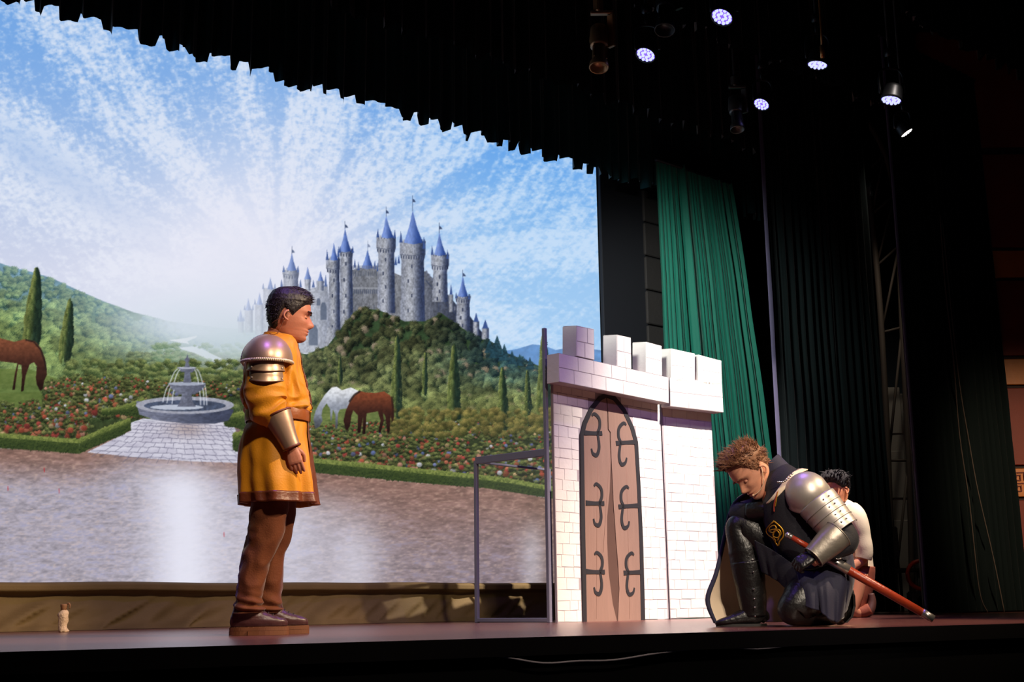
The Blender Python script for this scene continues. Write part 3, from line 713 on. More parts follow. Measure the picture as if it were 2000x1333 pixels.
# ---------------------------------------------------------------- cardboard castle
A0 = at_z(1089, 1217, 0); a1 = math.radians(8.3); a2 = math.radians(-1.0)
d1 = V((math.cos(a1), math.sin(a1), 0)); n1 = V((d1.y, -d1.x, 0))
B0 = at_pl(1308, 1205, A0, n1); B0.z = 0
d2 = V((math.cos(a2), math.sin(a2), 0)); n2 = V((d2.y, -d2.x, 0))
castle = empty('castle_scenery', A0)
tag(castle, 'white cardboard castle front with battlements and an arched painted door', 'stage scenery')
m_card = mat('card_white', (226, 218, 210), .8, 0, .07, 5, .10, 30, .2); m_line = mat('card_line', (164, 152, 154), .85, 0, .1, 5)
m_door = mat('card_brown', (134, 106, 94), .8, 0, .12, 6, .12, 40, .2, stretch=(6, 6, .6)); m_ink = mat('marker_black', (30, 27, 32), .7); m_gap = mat('gap_shade', (78, 52, 42), .9)
def sz(px, py, n=1, off=0.):                       # pixel on the front of panel n, set out by off -> (s, z)
    o, d, nn = (A0, d1, n1) if n == 1 else (B0, d2, n2)
    p = at_pl(px, py, o+nn*off, nn); return (p-o).dot(d), p.z
def pos(s, z, n=1, off=0.):
    o, d, nn = (A0, d1, n1) if n == 1 else (B0, d2, n2)
    return o+d*s+nn*off+V((0, 0, z))-A0
def plate(name, poly, th, off, m, n=1, parent=castle, bev=0):   # front face at off, thickness th behind it
    nn = n1 if n == 1 else n2
    bm = bmesh.new(); prism(bm, [pos(s, z, n, off) for s, z in poly], -nn*th); fixn(bm)
    if bev: bevel(bm, bev, 1)
    return obj(name, bm, m, parent, False)
OV = .115
s0 = 0; sB = (B0-A0).dot(d1)
zl = sz(1080, 740)[1]; zr = sz(1300, 780)[1]
w1 = plate('wall_panel', [(s0, 0), (sB-.012, .004), (sB-.03, zr+.1), (s0-.005, zl+.1)], .02, 0, m_line)
s2 = sz(1409, 1212, 2)[0]; zr2 = sz(1395, 815, 2)[1]
w2 = plate('wall_panel', [(.006, .004), (s2, .012), (s2-.012, zr2+.12), (-.01, zr2+.14)], .02, 0, m_line, 2)
# door outline in plate coordinates
dout = [sz(*p) for p in [(1137, 1216), (1133, 1050), (1131, 850), (1137, 825), (1150, 797), (1168, 775), (1183, 768), (1200, 775), (1220, 800), (1236, 835), (1244, 864), (1249, 950), (1254, 1060), (1258, 1214)]]
din = [sz(*p) for p in [(1144, 1216), (1141, 1050), (1138, 852), (1144, 829), (1156, 803), (1172, 783), (1183, 777), (1196, 783), (1214, 805), (1229, 837), (1237, 866), (1242, 950), (1247, 1060), (1250, 1214)]]
def door_ext(z):
    L = [a+(b-a)*(z-za)/(zb-za) for (a, za), (b, zb) in zip(dout, dout[1:]) if min(za, zb) <= z <= max(za, zb) and za != zb]
    return (min(L), max(L)) if L else None
rb = random.Random(5)
def bricks(n, sa, sb, z0, z1, rh, bl, off, parent, lim=None, excl=None, zlim=None):
    z = z0; row = 0
    while z < z1-.02:
        h = rh*rb.uniform(.88, 1.12)
        if z1-(z+h) < .03: h = z1-z
        s = sa-rb.random()*bl*.8
        while s < sb:
            l = bl*rb.uniform(.7, 1.3)
            spans = [(max(s, sa), min(s+l, sb))]
            if excl:
                e = [excl(z+q*h) for q in (0, .5, 1)]; e = [q for q in e if q]
                if e:
                    ea, eb = min(q[0] for q in e)-.006, max(q[1] for q in e)+.006; new = []
                    for p, q in spans:
                        if q <= ea or p >= eb: new.append((p, q))
                        else:
                            if p < ea: new.append((p, ea))
                            if q > eb: new.append((eb, q))
                    spans = new
            for p, q in spans:
                if q-p < .025: continue
                zt = z+h-.0045; zb_ = z
                if zlim: zt = min(zt, zlim((p+q)/2))
                if zt-zb_ < .02: continue
                j = lambda: rb.uniform(-.003, .003)
                plate('brick', [(p+.002, zb_+j()), (q-.002, zb_+j()), (q-.002+j()*.5, zt+j()), (p+.002+j()*.5, zt+j())], .0016, off+.0016, m_card, n, parent)
            s += l
        z += h; row += 1
bricks(1, .002, sB-.03, .004, zr+.09, .081, .135, 0, w1, excl=door_ext)
bricks(2, .008, s2-.014, .01, zr2+.10, .081, .15, 0, w2)
# door
door = plate('door', din, .002, .004, m_gap)  # dark backing plate; the shade of the gap is put into its colour
door['label'] = 'brown painted arched door with a dark slit between two leaves'
lp = [(1144, 1216), (1141, 1050), (1138, 852), (1144, 829), (1156, 803), (1172, 783), (1182, 778), (1184, 800), (1185, 840), (1189, 846), (1189, 858), (1191, 900), (1189, 960), (1184, 1010), (1184, 1060), (1187, 1120), (1195, 1180), (1203, 1214)]
rp = [(1184, 778), (1196, 783), (1214, 805), (1229, 837), (1237, 866), (1242, 950), (1247, 1060), (1250, 1214), (1205, 1214), (1208, 1150), (1206, 1110), (1202, 1060), (1197, 990), (1193, 905), (1191, 858), (1191, 845), (1187, 839), (1186, 800)]
for poly in (lp, rp): plate('door_leaf', [sz(*p) for p in poly], .003, .009, m_door, 1, door)
for xs in ([(1166, 905), (1164, 1000), (1163, 1210)], [(1222, 915), (1224, 1000), (1228, 1210)], [(1190, 880), (1184, 960), (1176, 1080)]):
    q = [sz(*p) for p in xs]; bm = bmesh.new(); tube(bm, [pos(s, z, 1, .009) for s, z in q], .0012, 4); obj('plank_line', bm, mat('door_pencil', (116, 76, 62), .8), door)
bm = bmesh.new(); no = len(dout)
va = [[bm.verts.new(pos(s, z, 1, f)) for s, z in L] for L, f in ((dout, .004), (dout, .012), (din, .012), (din, .004))]
for i in range(no-1):
    for r in range(4): bm.faces.new((va[r][i], va[r][i+1], va[(r+1) % 4][i+1], va[(r+1) % 4][i]))
fixn(bm); o = obj('door_outline', bm, m_ink, castle, False); o['label'] = 'thick black outline of the arched door'
def ribbon(bm, pts, w, th=.003, off=.0125):
    q = catmull([sz(*p)+(ww,) for p, ww in zip(pts, w)], 5)
    L = []
    for i, c in enumerate(q):
        a = q[max(i-1, 0)]; b = q[min(i+1, len(q)-1)]; t = V((b[0]-a[0], b[1]-a[1], 0)); t.normalize(); nx, nz = -t.y*c[2], t.x*c[2]
        L.append([pos(c[0]+nx, c[1]+nz, 1, off-th), pos(c[0]+nx, c[1]+nz, 1, off), pos(c[0]-nx, c[1]-nz, 1, off), pos(c[0]-nx, c[1]-nz, 1, off-th)])
    ring_skin(bm, L)
for x0, y0, x1, sgn, dy in [(1139, 847, 1174, 1, 0), (1142, 984, 1178, 1, 0), (1142, 1118, 1179, 1, 0), (1241, 865, 1201, -1, 4), (1248, 989, 1206, -1, 4), (1251, 1119, 1216, -1, 2)]:
    bm = bmesh.new(); k = .0165
    ribbon(bm, [(x0, y0-1), ((x0+x1)/2, y0), (x1, y0+dy*.4)], [k*1.2, k*.9, k*1.1])
    c = x1-7*sgn
    ribbon(bm, [(c-13*sgn, y0-34), (c-8*sgn, y0-38), (c+1*sgn, y0-28), (c+2*sgn, y0-12), (c-3*sgn, y0)], [k*.5, k*.8, k, k, k*.8])
    ribbon(bm, [(c-14*sgn, y0+30), (c-11*sgn, y0+40), (c-3*sgn, y0+42), (c+1*sgn, y0+26), (c-2*sgn, y0)], [k*.5, k*.8, k, k, k*.8])
    fixn(bm); obj('hinge_strap', bm, m_ink, castle, False)
# battlements: shallow boxes standing proud of the wall
def boxpart(name, poly, n, th, off, m, top=None):
    return plate(name, poly, th, off, m, n, castle)
bt1 = [sz(p[0], p[1], 1, OV) for p in [(1092, 746), (1306, 788), (1306, 738), (1092, 690)]]
b1 = boxpart('battlement', bt1, 1, OV-.001, OV, m_card)
def lerp_top(poly):
    (sa, za), (sb_, zb), (sc, zc_), (sd, zd) = poly
    return lambda s: zd+(zc_-zd)*(s-sd)/(sc-sd)
for z0_, z1_ in ((0, .5), (.5, 1)):               # two courses of drawn blocks following the slightly sloping band
    L = bt1; s = L[0][0]; e = L[1][0]
    while s < e-.02:
        l = min(rb.uniform(.16, .24), e-s)
        if e-(s+l) < .06: l = e-s
        def zz_(ss, f):
            u = (ss-L[0][0])/(e-L[0][0]); lo = L[0][1]+(L[1][1]-L[0][1])*u; hi = L[3][1]+(L[2][1]-L[3][1])*u; return lo+(hi-lo)*f
        p, q = s+.003, s+l-.003
        plate('brick', [(p, zz_(p, z0_)+.003), (q, zz_(q, z0_)+.003), (q, zz_(q, z1_)-.003), (p, zz_(p, z1_)-.003)], .0016, OV+.0016, m_card, 1, b1)
        s += l
b1.data.materials[0] = m_line
bt2 = [sz(p[0], p[1], 2, OV) for p in [(1309, 794), (1413, 806), (1410, 748), (1309, 738)]]
b2 = boxpart('battlement', bt2, 2, OV-.001, OV, m_line)
L = bt2; e = L[1][0]; s = L[0][0]
cuts = [0, .34, .72, 1]
for z0_, z1_ in ((0, .5), (.5, 1)):
    for u0, u1 in zip(cuts, cuts[1:]):
        f = lambda u, v: (s+(e-s)*u, (L[0][1]+(L[1][1]-L[0][1])*u)*(1-v)+(L[3][1]+(L[2][1]-L[3][1])*u)*v)
        plate('brick', [f(u0+.008, z0_+.02), f(u1-.008, z0_+.02), f(u1-.008, z1_-.02), f(u0+.008, z1_-.02)], .0016, OV+.0016, m_card, 2, b2)
for n, pts in ((1, [(1126, 696), (1161, 704), (1160, 644), (1126, 637)]), (1, [(1205, 716), (1233, 722), (1232, 661), (1205, 655)]), (1, [(1262, 728), (1293, 735), (1292, 677), (1262, 669)]),
               (2, [(1311, 745), (1357, 748), (1357, 692), (1311, 682)]), (2, [(1364, 750), (1410, 754), (1409, 706), (1364, 694)])):
    q = [sz(p[0], p[1], n, OV) for p in pts]
    mo = plate('merlon', q, OV+.02, OV, m_line, n)
    for z0_, z1_ in ((0, .5), (.5, 1)):
        cu = [0, rb.uniform(.35, .65), 1]
        for u0, u1 in zip(cu, cu[1:]):
            f = lambda u, v: ((q[0][0]*(1-u)+q[1][0]*u)*(1-v)+(q[3][0]*(1-u)+q[2][0]*u)*v, (q[0][1]*(1-u)+q[1][1]*u)*(1-v)+(q[3][1]*(1-u)+q[2][1]*u)*v)
            plate('brick', [f(u0+.02, z0_+.015), f(u1-.02, z0_+.015), f(u1-.02, z1_-.015), f(u0+.02, z1_-.015)], .0016, OV+.0016, m_card, n, mo)
    # folded side and top flaps of white card
    nn = n1 if n == 1 else n2
    bm = bmesh.new(); pa, pb = pos(*q[0], n, OV), pos(*q[3], n, OV)
    prism(bm, [pa, pb, pb-nn*(OV+.02)+V((0, 0, .012)), pa-nn*(OV+.02)], -(d1 if n == 1 else d2)*.003); fixn(bm); obj('side_flap', bm, m_card, mo, False)
    bm = bmesh.new(); pa, pb = pos(*q[3], n, OV), pos(*q[2], n, OV)
    prism(bm, [pa, pb, pb-nn*(OV+.02)+V((0, 0, .012)), pa-nn*(OV+.02)+V((0, 0, .016))], V((0, 0, .003))); fixn(bm); obj('top_flap', bm, m_card, mo, False)
bm = bmesh.new(); pa, pb = pos(*bt1[0], 1, OV), pos(*bt1[3], 1, OV); prism(bm, [pa, pb, pb-n1*OV, pa-n1*OV], -d1*.003); fixn(bm); obj('side_flap', bm, m_card, b1, False)

# ---------------------------------------------------------------- grey steel frame bracing the castle
m_steel = mat('steel_grey', (124, 122, 138), .45, .12, .12, 12)
fr = empty('steel_frame', A0-n1*.05-d1*.03); tag(fr, 'grey steel tube frame bracing the left side of the cardboard castle', 'metal frame')
def bar(name, p, q, w, dpt):
    p, q = V(p), V(q); t = (q-p); l = t.length; t.normalize()
    s_ = t.cross(V((0, 0, 1)));
    if s_.length < .1: s_ = d1.copy()
    s_.normalize(); u_ = s_.cross(t)
    bm = bmesh.new(); M = Matrix((s_*w, t*(l), u_*dpt)).transposed().to_4x4(); M.translation = (p+q)/2
    bmesh.ops.create_cube(bm, size=1, matrix=M); bevel(bm, .003, 1); return obj(name, bm, m_steel, fr, False)
zt = at_pl(1074, 640, A0, n1).z
back = at_z(976, 1214, 0); bdir = V((back.x-A0.x, back.y-A0.y, 0)); bl = .74; bdir = V((-.12, 1, 0)).normalized()
K = bdir*bl; zb_ = at_d(1060, 884, A0.dot(HF)).z
bar('post', (0, 0, 0), (0, 0, zt), .03, .03); bar('post', K, K+V((0, 0, zb_)), .03, .03)
bar('top_rail', V((0, 0, zb_)), K+V((0, 0, zb_)), .03, .055); bar('bottom_rail', V((0, 0, .02)), K+V((0, 0, .02)), .03, .03)
bar('cross_rail', K+V((0, 0, zb_-.01)), K+d1*.9+V((0, 0, zb_-.01)), .02, .018); bar('post', K+d1*.9, K+d1*.9+V((0, 0, zb_)), .03, .03)

# ---------------------------------------------------------------- lamps over the stage
m_can = mat('lamp_black', (20, 20, 23), .45, .3, .15, 9); m_cans = mat('lamp_grey', (84, 78, 72), .4, .6, .15, 9)
m_led = glow('led_emitter', (.50, .54, 1), 1.5); m_lens = glow('led_lens', (.12, .05, 1), 2.2)
def led_can(px, py, d, dr, size, label, tone='blue'):
    p = at_d(px, py, d); r = size; dr = V(dr).normalized()
    t = empty('led_lamp', p); M = aim((0, 0, 0), dr)
    bm = bmesh.new(); lathe(bm, [(r*.5, -r*1.5), (r*.8, -r*1.35), (r*.95, -r*1.0), (r, -r*.2), (r*1.04, 0), (r*1.04, .02), (r*.96, .02), (r*.96, .004)], M, 24); fixn(bm); obj('housing', bm, m_can, t)
    bm = bmesh.new(); lathe(bm, [(r*.02, .004), (r*.95, .0045)], M, 24); obj('lens', bm, m_lens if tone == 'blue' else glow('white_lens', (1, .96, .85), 3), t)
    bm = bmesh.new()
    spots = [(r*.76, k, 12) for k in range(12)]+[(r*.36, k, 6) for k in range(6)]
    for rr, k, n in spots:
        a = 2*PI*k/n; bmesh.ops.create_uvsphere(bm, u_segments=8, v_segments=5, radius=r*.165, matrix=M @ Matrix.Translation((rr*math.cos(a), rr*math.sin(a), .010)))
    obj('led_cluster', bm, m_led if tone == 'blue' else glow('white_emitter', (1, .97, .88), 5), t)
    side = V((rgt.x, rgt.y, 0)).normalized(); topz = V((0, 0, r*3.2))
    bm = bmesh.new(); a = side*r*1.18-dr*r*.6; b = -side*r*1.18-dr*r*.6
    tube(bm, [a, a+topz*.5, a*.6+topz*.85, b*.6+topz*.85, b+topz*.5, b], .012, 6, 3); obj('yoke', bm, m_can, t)
    bm = bmesh.new(); c = (a+b)*.3+topz*.86; tube(bm, [c, c+V((0, 0, .12))], .014, 6); box(bm, c+V((0, 0, .15)), (.05, .05, .07)); obj('clamp', bm, m_can, t)
    bm = bmesh.new(); tube(bm, [c+V((0, 0, .12)), c+V((0, 0, 8.11-p.z-c.z))], .011, 6); obj('drop_rod', bm, m_black, t)
    tag(t, label, 'stage lamp', 'LED lamps over the stage' if tone == 'blue' else None); return c+p+V((0, 0, .15))
tc = V((-HF.x, -HF.y, 0)); rt = V((rgt.x, rgt.y, 0)).normalized(); DN = V((0, 0, -1))
hang = []
hang.append(led_can(1411, 31, 9.2, DN+tc*.35-rt*.45, .088, 'blue-white LED lamp highest up, at the top edge above the scalloped border'))
hang.append(led_can(1262, 105, 9.6, DN+tc*.35-rt*.40, .082, 'blue-white LED lamp nearest the screen, beside the brown-lit profile spotlight'))
hang.append(led_can(1597, 124, 10.2, DN+tc*.02-rt*.2, .088, 'blue-white LED lamp hanging from the warm-lit bracket'))
hang.append(led_can(1488, 202, 10.8, DN+tc*.40-rt*.5, .074, 'smallest blue-white LED lamp, lowest in the middle of the rig'))
hang.append(led_can(1741, 193, 10.1, DN+tc*.05-rt*.25, .088, 'blue-white LED lamp right above the white lamp'))
hang.append(led_can(1769, 257, 10.6, DN+tc*.12+rt*.6, .062, 'small white-glowing lamp lowest at the right of the rig', 'white'))
def profile_spot(px, py, d, dr, k, m, label, m2=None):
    p = at_d(px, py, d); t = empty('profile_spotlight', p); dr = V(dr).normalized(); M = aim((0, 0, 0), dr)
    bm = bmesh.new(); lathe(bm, [(.04*k, -.20*k), (.075*k, -.18*k), (.085*k, -.05*k), (.075*k, 0), (.075*k, .02*k)], M, 20); fixn(bm); obj('lamp_house', bm, m, t)
    bm = bmesh.new(); lathe(bm, [(.058*k, .02*k), (.06*k, .16*k), (.078*k, .19*k), (.085*k, .24*k), (.082*k, .25*k), (.074*k, .245*k), (.07*k, .19*k)], M, 20); fixn(bm); obj('lens_tube', bm, m, t)
    for a in (0, 2.1, 4.2):
        bm = bmesh.new(); box(bm, M @ V((.066*k*math.cos(a), .066*k*math.sin(a), .09*k)), (.012*k, .012*k, .13*k), M.to_3x3()); obj('fin', bm, m2 or m, t, False)
    bm = bmesh.new(); c = rt*.11*k
    box(bm, c+V((0, 0, .13*k)), (.03*k, .075*k, .30*k)); box(bm, V((0, 0, .30*k))+c*.3, (.20*k, .05*k, .03*k), Quaternion((0, 0, 1), math.atan2(rt.y, rt.x)).to_matrix()); bevel(bm, .004, 1); obj('yoke', bm, m2 or m, t, False)
    bm = bmesh.new(); box(bm, V((0, 0, .37*k)), (.07*k, .07*k, .13*k)); bevel(bm, .01, 1); obj('clamp', bm, m, t, False)
    bm = bmesh.new(); tube(bm, [V((0, 0, .4*k)), V((0, 0, 8.11-p.z))], .011, 6); obj('drop_rod', bm, m_black, t)
    tag(t, label, 'spotlight'); return p+V((0, 0, .42*k))
m_lit_can = mat('lamp_warm_lit', (150, 112, 76), .38, .6, .15, 9)  # warm light on the fixture is put into this brown
hang.append(profile_spot(1170, 88, 9.6, DN+tc*.25-rt*.05, .95, m_lit_can, 'brown-lit profile spotlight pointing down, left of the LED lamps'))
hang.append(profile_spot(1437, 218, 10.9, DN+tc*.2, .8, m_cans, 'dark profile spotlight hanging beside the smallest LED lamp'))
hang.append(profile_spot(1300, 14, 9.4, DN+tc*.3-rt*.1, 1.0, m_can, 'black profile spotlight cut by the top edge between two LED lamps'))
bm = bmesh.new(); pb = at_d(1606, 100, 10.0); tube(bm, [(0, 0, -.06), (0, 0, .05)], .02, 10); tube(bm, [(0, 0, .05), (.005, 0, .2), (.005, 0, 8.11-pb.z)], .009, 8)
o = obj('lamp_bracket', bm, mat('pipe_warm_lit', (176, 120, 66), .35, .7)); o.location = pb; tag(o, 'warm-lit hanging bracket in front of an LED lamp', 'bracket')  # pipe colour holds the warm light falling on it

# ---------------------------------------------------------------- backstage right, in the gap between the dark legs
m_truss = mat('truss_dim', (92, 80, 70), .7, .2, .15, 4)
tr = empty('arch_truss', at_d(1750, 1180, 14.2)); tr.location.z = 0
outer = [at_d(a, b, 14.2)-tr.location for a, b in [(1600, 170), (1650, 200), (1695, 240), (1728, 300), (1748, 380), (1756, 480), (1762, 640), (1775, 900), (1782, 1180)]]
inner = [at_d(a, b, 14.2)-tr.location for a, b in [(1590, 215), (1630, 240), (1660, 280), (1690, 340), (1702, 420), (1712, 520), (1722, 650), (1735, 900), (1742, 1180)]]
for L_ in (outer, inner):
    L_[-1].z = .02; bm = bmesh.new(); tube(bm, L_, .035, 8, 3); obj('chord', bm, m_truss, tr)
for i in range(len(outer)-1):
    for a, b in ((outer[i], inner[i+1]), (inner[i], outer[i])):
        bm = bmesh.new(); tube(bm, [a, b], .016, 6); obj('lattice_bar', bm, m_truss, tr)
tag(tr, 'dim curved lattice truss rising in the gap between the right leg curtains', 'truss')
def crate(name, px0, px1, py0, py1, d, dep, m, label, cat, bev=.01):
    p = at_d((px0+px1)/2, py1, d); q0 = at_d(px0, py0, d); q1 = at_d(px1, py0, d); w = (V((q1.x-q0.x, q1.y-q0.y, 0))).length; h = q0.z-max(p.z, 0)
    bm = bmesh.new(); box(bm, (0, 0, h/2), (w, dep, h)); bevel(bm, bev, 2)
    o = obj(name, bm, m, smooth=False); o.location = (p.x, p.y, max(p.z, 0)); o.rotation_euler = (0, 0, HEAD-PI/2); return tag(o, label, cat)
dr_ = empty('door_1', V((0, 0, 0))); dr_['kind'] = 'structure'; pd = at_d(1757, 1180, 14.8); dr_.location = (pd.x, pd.y, 0); dr_.rotation_euler = (0, 0, HEAD-PI/2)
hd_ = at_d(1757, 770, 14.8).z
m_pale = mat('door_pale', (150, 142, 130), .7, 0, .1, 3)
bm = bmesh.new(); box(bm, (0, 0, hd_/2), (.5, .05, hd_)); bevel(bm, .006, 1); obj('door_leaf', bm, m_pale, dr_, False)
for z in (.3, .62, .92):
    bm = bmesh.new(); box(bm, (0, -.03, hd_*z), (.36, .02, hd_*.22)); bevel(bm, .008, 1); obj('door_panel', bm, m_pale, dr_, False)
bm = bmesh.new(); box(bm, (-.04, -.05, hd_*.42), (.05, .03, hd_*.84)); obj('door_post', bm, m_black, dr_, False)
# dark chair and the loudspeaker with the red ring
ch = empty('chair', V((0, 0, 0))); pc = at_d(1752, 1196, 13.9); ch.location = (pc.x, pc.y, 0); ch.rotation_euler = (0, 0, HEAD-PI/2+.25)
m_dark = mat('chair_dark', (44, 36, 34), .6, 0, .15, 6)
bm = bmesh.new(); box(bm, (0, 0, .44), (.42, .42, .04)); bevel(bm, .012, 2); obj('seat', bm, m_dark, ch, False)
bm = bmesh.new(); box(bm, (0, .2, .76), (.40, .03, .34)); bevel(bm, .012, 2); obj('backrest', bm, m_dark, ch, False)
for sx in (-1, 1):
    for sy in (-1, 1):
        bm = bmesh.new(); tube(bm, [(sx*.18, sy*.18, .0), (sx*.18, sy*.18, .43)], .017, 8); obj('leg', bm, m_dark, ch)
    bm = bmesh.new(); tube(bm, [(sx*.18, .2, .43), (sx*.18, .21, .92)], .015, 8); obj('back_post', bm, m_dark, ch)
tag(ch, 'dark chair standing backstage in front of the pale door', 'chair')
sp = empty('loudspeaker', V((0, 0, 0))); ps = at_d(1800, 1194, 12.9); sp.location = (ps.x, ps.y, 0); sp.rotation_euler = (0, 0, HEAD-PI/2)
bm = bmesh.new(); box(bm, (0, 0, .105), (.22, .2, .21)); bevel(bm, .012, 2); obj('cabinet', bm, mat('speaker_grey', (60, 58, 60), .6), sp, False)
bm = bmesh.new(); lathe(bm, [(.07, 0), (.075, .01), (.06, .004), (.02, -.012)], aim((0, -.1, .11), (0, -1, 0)), 20); obj('cone', bm, m_can, sp)
tag(sp, 'small dark loudspeaker on the floor at the edge of the right leg curtain', 'loudspeaker')
bm = bmesh.new(); R_ = .14; rg = []
for k in range(32):
    a = 2*PI*k/32; rg.append([V(((R_+.022*math.cos(2*PI*j/10))*math.cos(a), .03*math.sin(2*PI*j/10), R_+.022+(R_+.022*math.cos(2*PI*j/10))*math.sin(a))) for j in range(10)])
ring_skin(bm, rg+[rg[0]], False, False); bmesh.ops.remove_doubles(bm, verts=bm.verts, dist=1e-5); fixn(bm)
o = obj('red_ring', bm, mat('ring_red', (196, 58, 34), .4, 0, .1, 8)); o.location = (ps.x+.05, ps.y, .212); o.rotation_euler = (0, 0, HEAD-PI/2); tag(o, 'red ring standing on the small loudspeaker, half hidden by the curtain', 'ring')

# ---------------------------------------------------------------- cable along the stage front
bm = bmesh.new(); w = [at_pl(a, b, E1+nrm*.004, nrm) for a, b in [(930, 1278), (985, 1284), (1060, 1296), (1130, 1292), (1200, 1290), (1290, 1276), (1400, 1264), (1480, 1268), (1560, 1259), (1596, 1252), (1666, 1251), (1759, 1246), (1844, 1243), (1915, 1238)]]
c_ = w[6].copy(); tube(bm, [p-c_ for p in w], .0045, 6, 4); o = obj('cable', bm, mat('cable_grey', (112, 106, 116), .6)); o.location = c_; tag(o, 'thin grey cable sagging along the black stage front', 'cable')
# ---------------------------------------------------------------- small wrapped bundle at the left
bp_ = at_z(122, 1236, 0); bd = empty('wrapped_bottle', bp_, HEAD-PI/2); kx = 1/ (F_PX/bp_.dot(HF))
bm = bmesh.new(); rings = []
for z, r, ox in [(0, 8, 2), (3, 9.5, 2), (8, 8, 0), (14, 7.5, -1), (20, 8.5, 0), (26, 9, 0), (32, 10.5, -1), (36, 9.5, 0), (40, 6.5, 1), (42, 5, 1)]:
    rings.append([V(((ox+r*(1+.22*mnoise.noise(V((math.cos(a)*2, math.sin(a)*2, z*.14))))*math.cos(a))*kx, r*(1+.22*mnoise.noise(V((math.cos(a)*2, math.sin(a)*2, z*.14))))*math.sin(a)*kx, z*kx)) for a in [2*PI*k/28 for k in range(28)]])
ring_skin(bm, rings); fixn(bm); obj('cloth_wrap', bm, mat('cream_wrap', (216, 188, 150), .8, 0, .12, 20, .5, 70), bd)
bm = bmesh.new(); lathe(bm, [(5.5*kx, 38*kx), (5.8*kx, 46*kx), (6.8*kx, 50*kx), (6.6*kx, 52.5*kx), (4.5*kx, 53*kx)], Matrix.Translation((0, 0, 0)), 20); fixn(bm); obj('cork_top', bm, mat('cork_brown', (140, 98, 62), .7, 0, .15, 30), bd)
bm = bmesh.new(); tube(bm, [V((4, 0, 51))*kx, V((9, -1, 54))*kx, V((12, -2, 50))*kx, V((11, -2, 44))*kx], [1.4*kx, 1.6*kx, 1.4*kx, 1*kx], 8, 4); obj('loop', bm, MATS['cork_brown'], bd)
tag(bd, 'small cream wrapped bottle with a brown top standing on the stage at far left', 'bottle')
# ---------------------------------------------------------------- people
from mathutils.bvhtree import BVHTree
class Fig:
    """a figure's own frame: u to the right, v away, w up, at its base on the floor"""
    def __init__(s, px, py, D):
        b = at_d(px, py, D); s.base = V((b.x, b.y, 0)); s.v = V((b.x, b.y, 0)).normalized(); s.u = V((s.v.y, -s.v.x, 0))
        s.rz = math.atan2(s.u.y, s.u.x); s.k = D/F_PX
    def loc(s, px, py, v=0.):
        p = at_pl(px, py, s.base+s.v*v, s.v)-s.base
        return V((p.dot(s.u), p.dot(s.v), p.z))
    def rloc(s): e = EYE-s.base; return V((e.dot(s.u), e.dot(s.v), e.z))
    def drop(s, bvh, px, py, off=.006, dv=0.):          # the point of a surface seen at a pixel, lifted towards the viewer
        o = s.rloc(); d = (s.loc(px, py, 0)-o).normalized(); h = bvh.ray_cast(o, d)
        return (h[0]+(h[1]*off if h[1].dot(d) < 0 else -h[1]*off)) if h[0] else s.loc(px, py, dv)
def sup(c, p): return math.copysign(abs(c)**(2/p), c)
def limb(bm, F, rows, sub=5, seg=22, pw=2.2, cap0=True, cap1=True, wr=None):
    R = []
    for px, py, v, hw, hd in rows: q = F.loc(px, py, v); R.append((q.x, q.y, q.z, hw*(F.k*(1+.03*q.z)), hd))
    R = catmull(R, sub); rings = []; a = None
    for i, r in enumerate(R):
        p = V(r[:3]); t = (V(R[min(i+1, len(R)-1)][:3])-V(R[max(i-1, 0)][:3])).normalized()
        a_ = V((t.z, 0, -t.x))
        if a_.length < .2: a_ = V((1, 0, 0)) if a is None else a
        a_.normalize()
        if a is not None and a_.dot(a) < 0: a_ = -a_
        a = (a_-t*a_.dot(t)).normalized(); b = t.cross(a)
        ring = []
        for k in range(seg):
            th = 2*PI*k/seg; c, s_ = sup(math.cos(th), pw), sup(math.sin(th), pw)
            f = 1+(wr(i/(len(R)-1), th, p) if wr else 0)
            ring.append(p+(a*c*r[3]+b*s_*r[4])*f)
        rings.append(ring)
    ring_skin(bm, rings, cap0, cap1); return rings
def oval(bm, F, rows, sub=5, seg=64, pw=2.3, fold=None, th0=0., th1=2*PI, off=0., q0=0., q1=1., caps=False):
    """horizontal rings: (py, left px, right px, v centre, half depth)"""
    R = []
    for py, xl, xr_, vc, hd in rows:
        a, b = F.loc(xl, py, vc), F.loc(xr_, py, vc); R.append(((a.x+b.x)/2, vc, (a.z+b.z)/2, (b.x-a.x)/2, hd))
    R = catmull(R, sub); n = len(R)-1; rings = []
    for i, r in enumerate(R):
        h = i/n
        if h < q0-1e-6 or h > q1+1e-6: continue
        full = th1-th0 > 6.28; m = seg if full else seg
        ring = []
        for k in range(m if full else m+1):
            th = th0+(th1-th0)*k/m; f = (fold(h, th) if fold else 0)+off
            ring.append(V((r[0]+sup(math.cos(th), pw)*(r[3]+f), r[1]+sup(math.sin(th), pw)*(r[4]+f), r[2])))
        rings.append(ring)
    ring_skin(bm, rings, caps, caps, closed=(th1-th0 > 6.28)); return rings
def wrinkle(bm, amp, sc, seed=0, ridge=True, st=(1, 1, 1)):
    bm.normal_update()
    for v in bm.verts:
        q = V((v.co.x*st[0], v.co.y*st[1], v.co.z*st[2])); n = nz3(q, sc, seed)+.5*nz3(q, sc*2.1, seed+3)
        if ridge: n = .5-abs(n)*1.6
        v.co += v.normal*n*amp
def thick(o, t, off=0.):
    m_ = o.modifiers.new('thickness', 'SOLIDIFY'); m_.thickness = t; m_.offset = off; return o
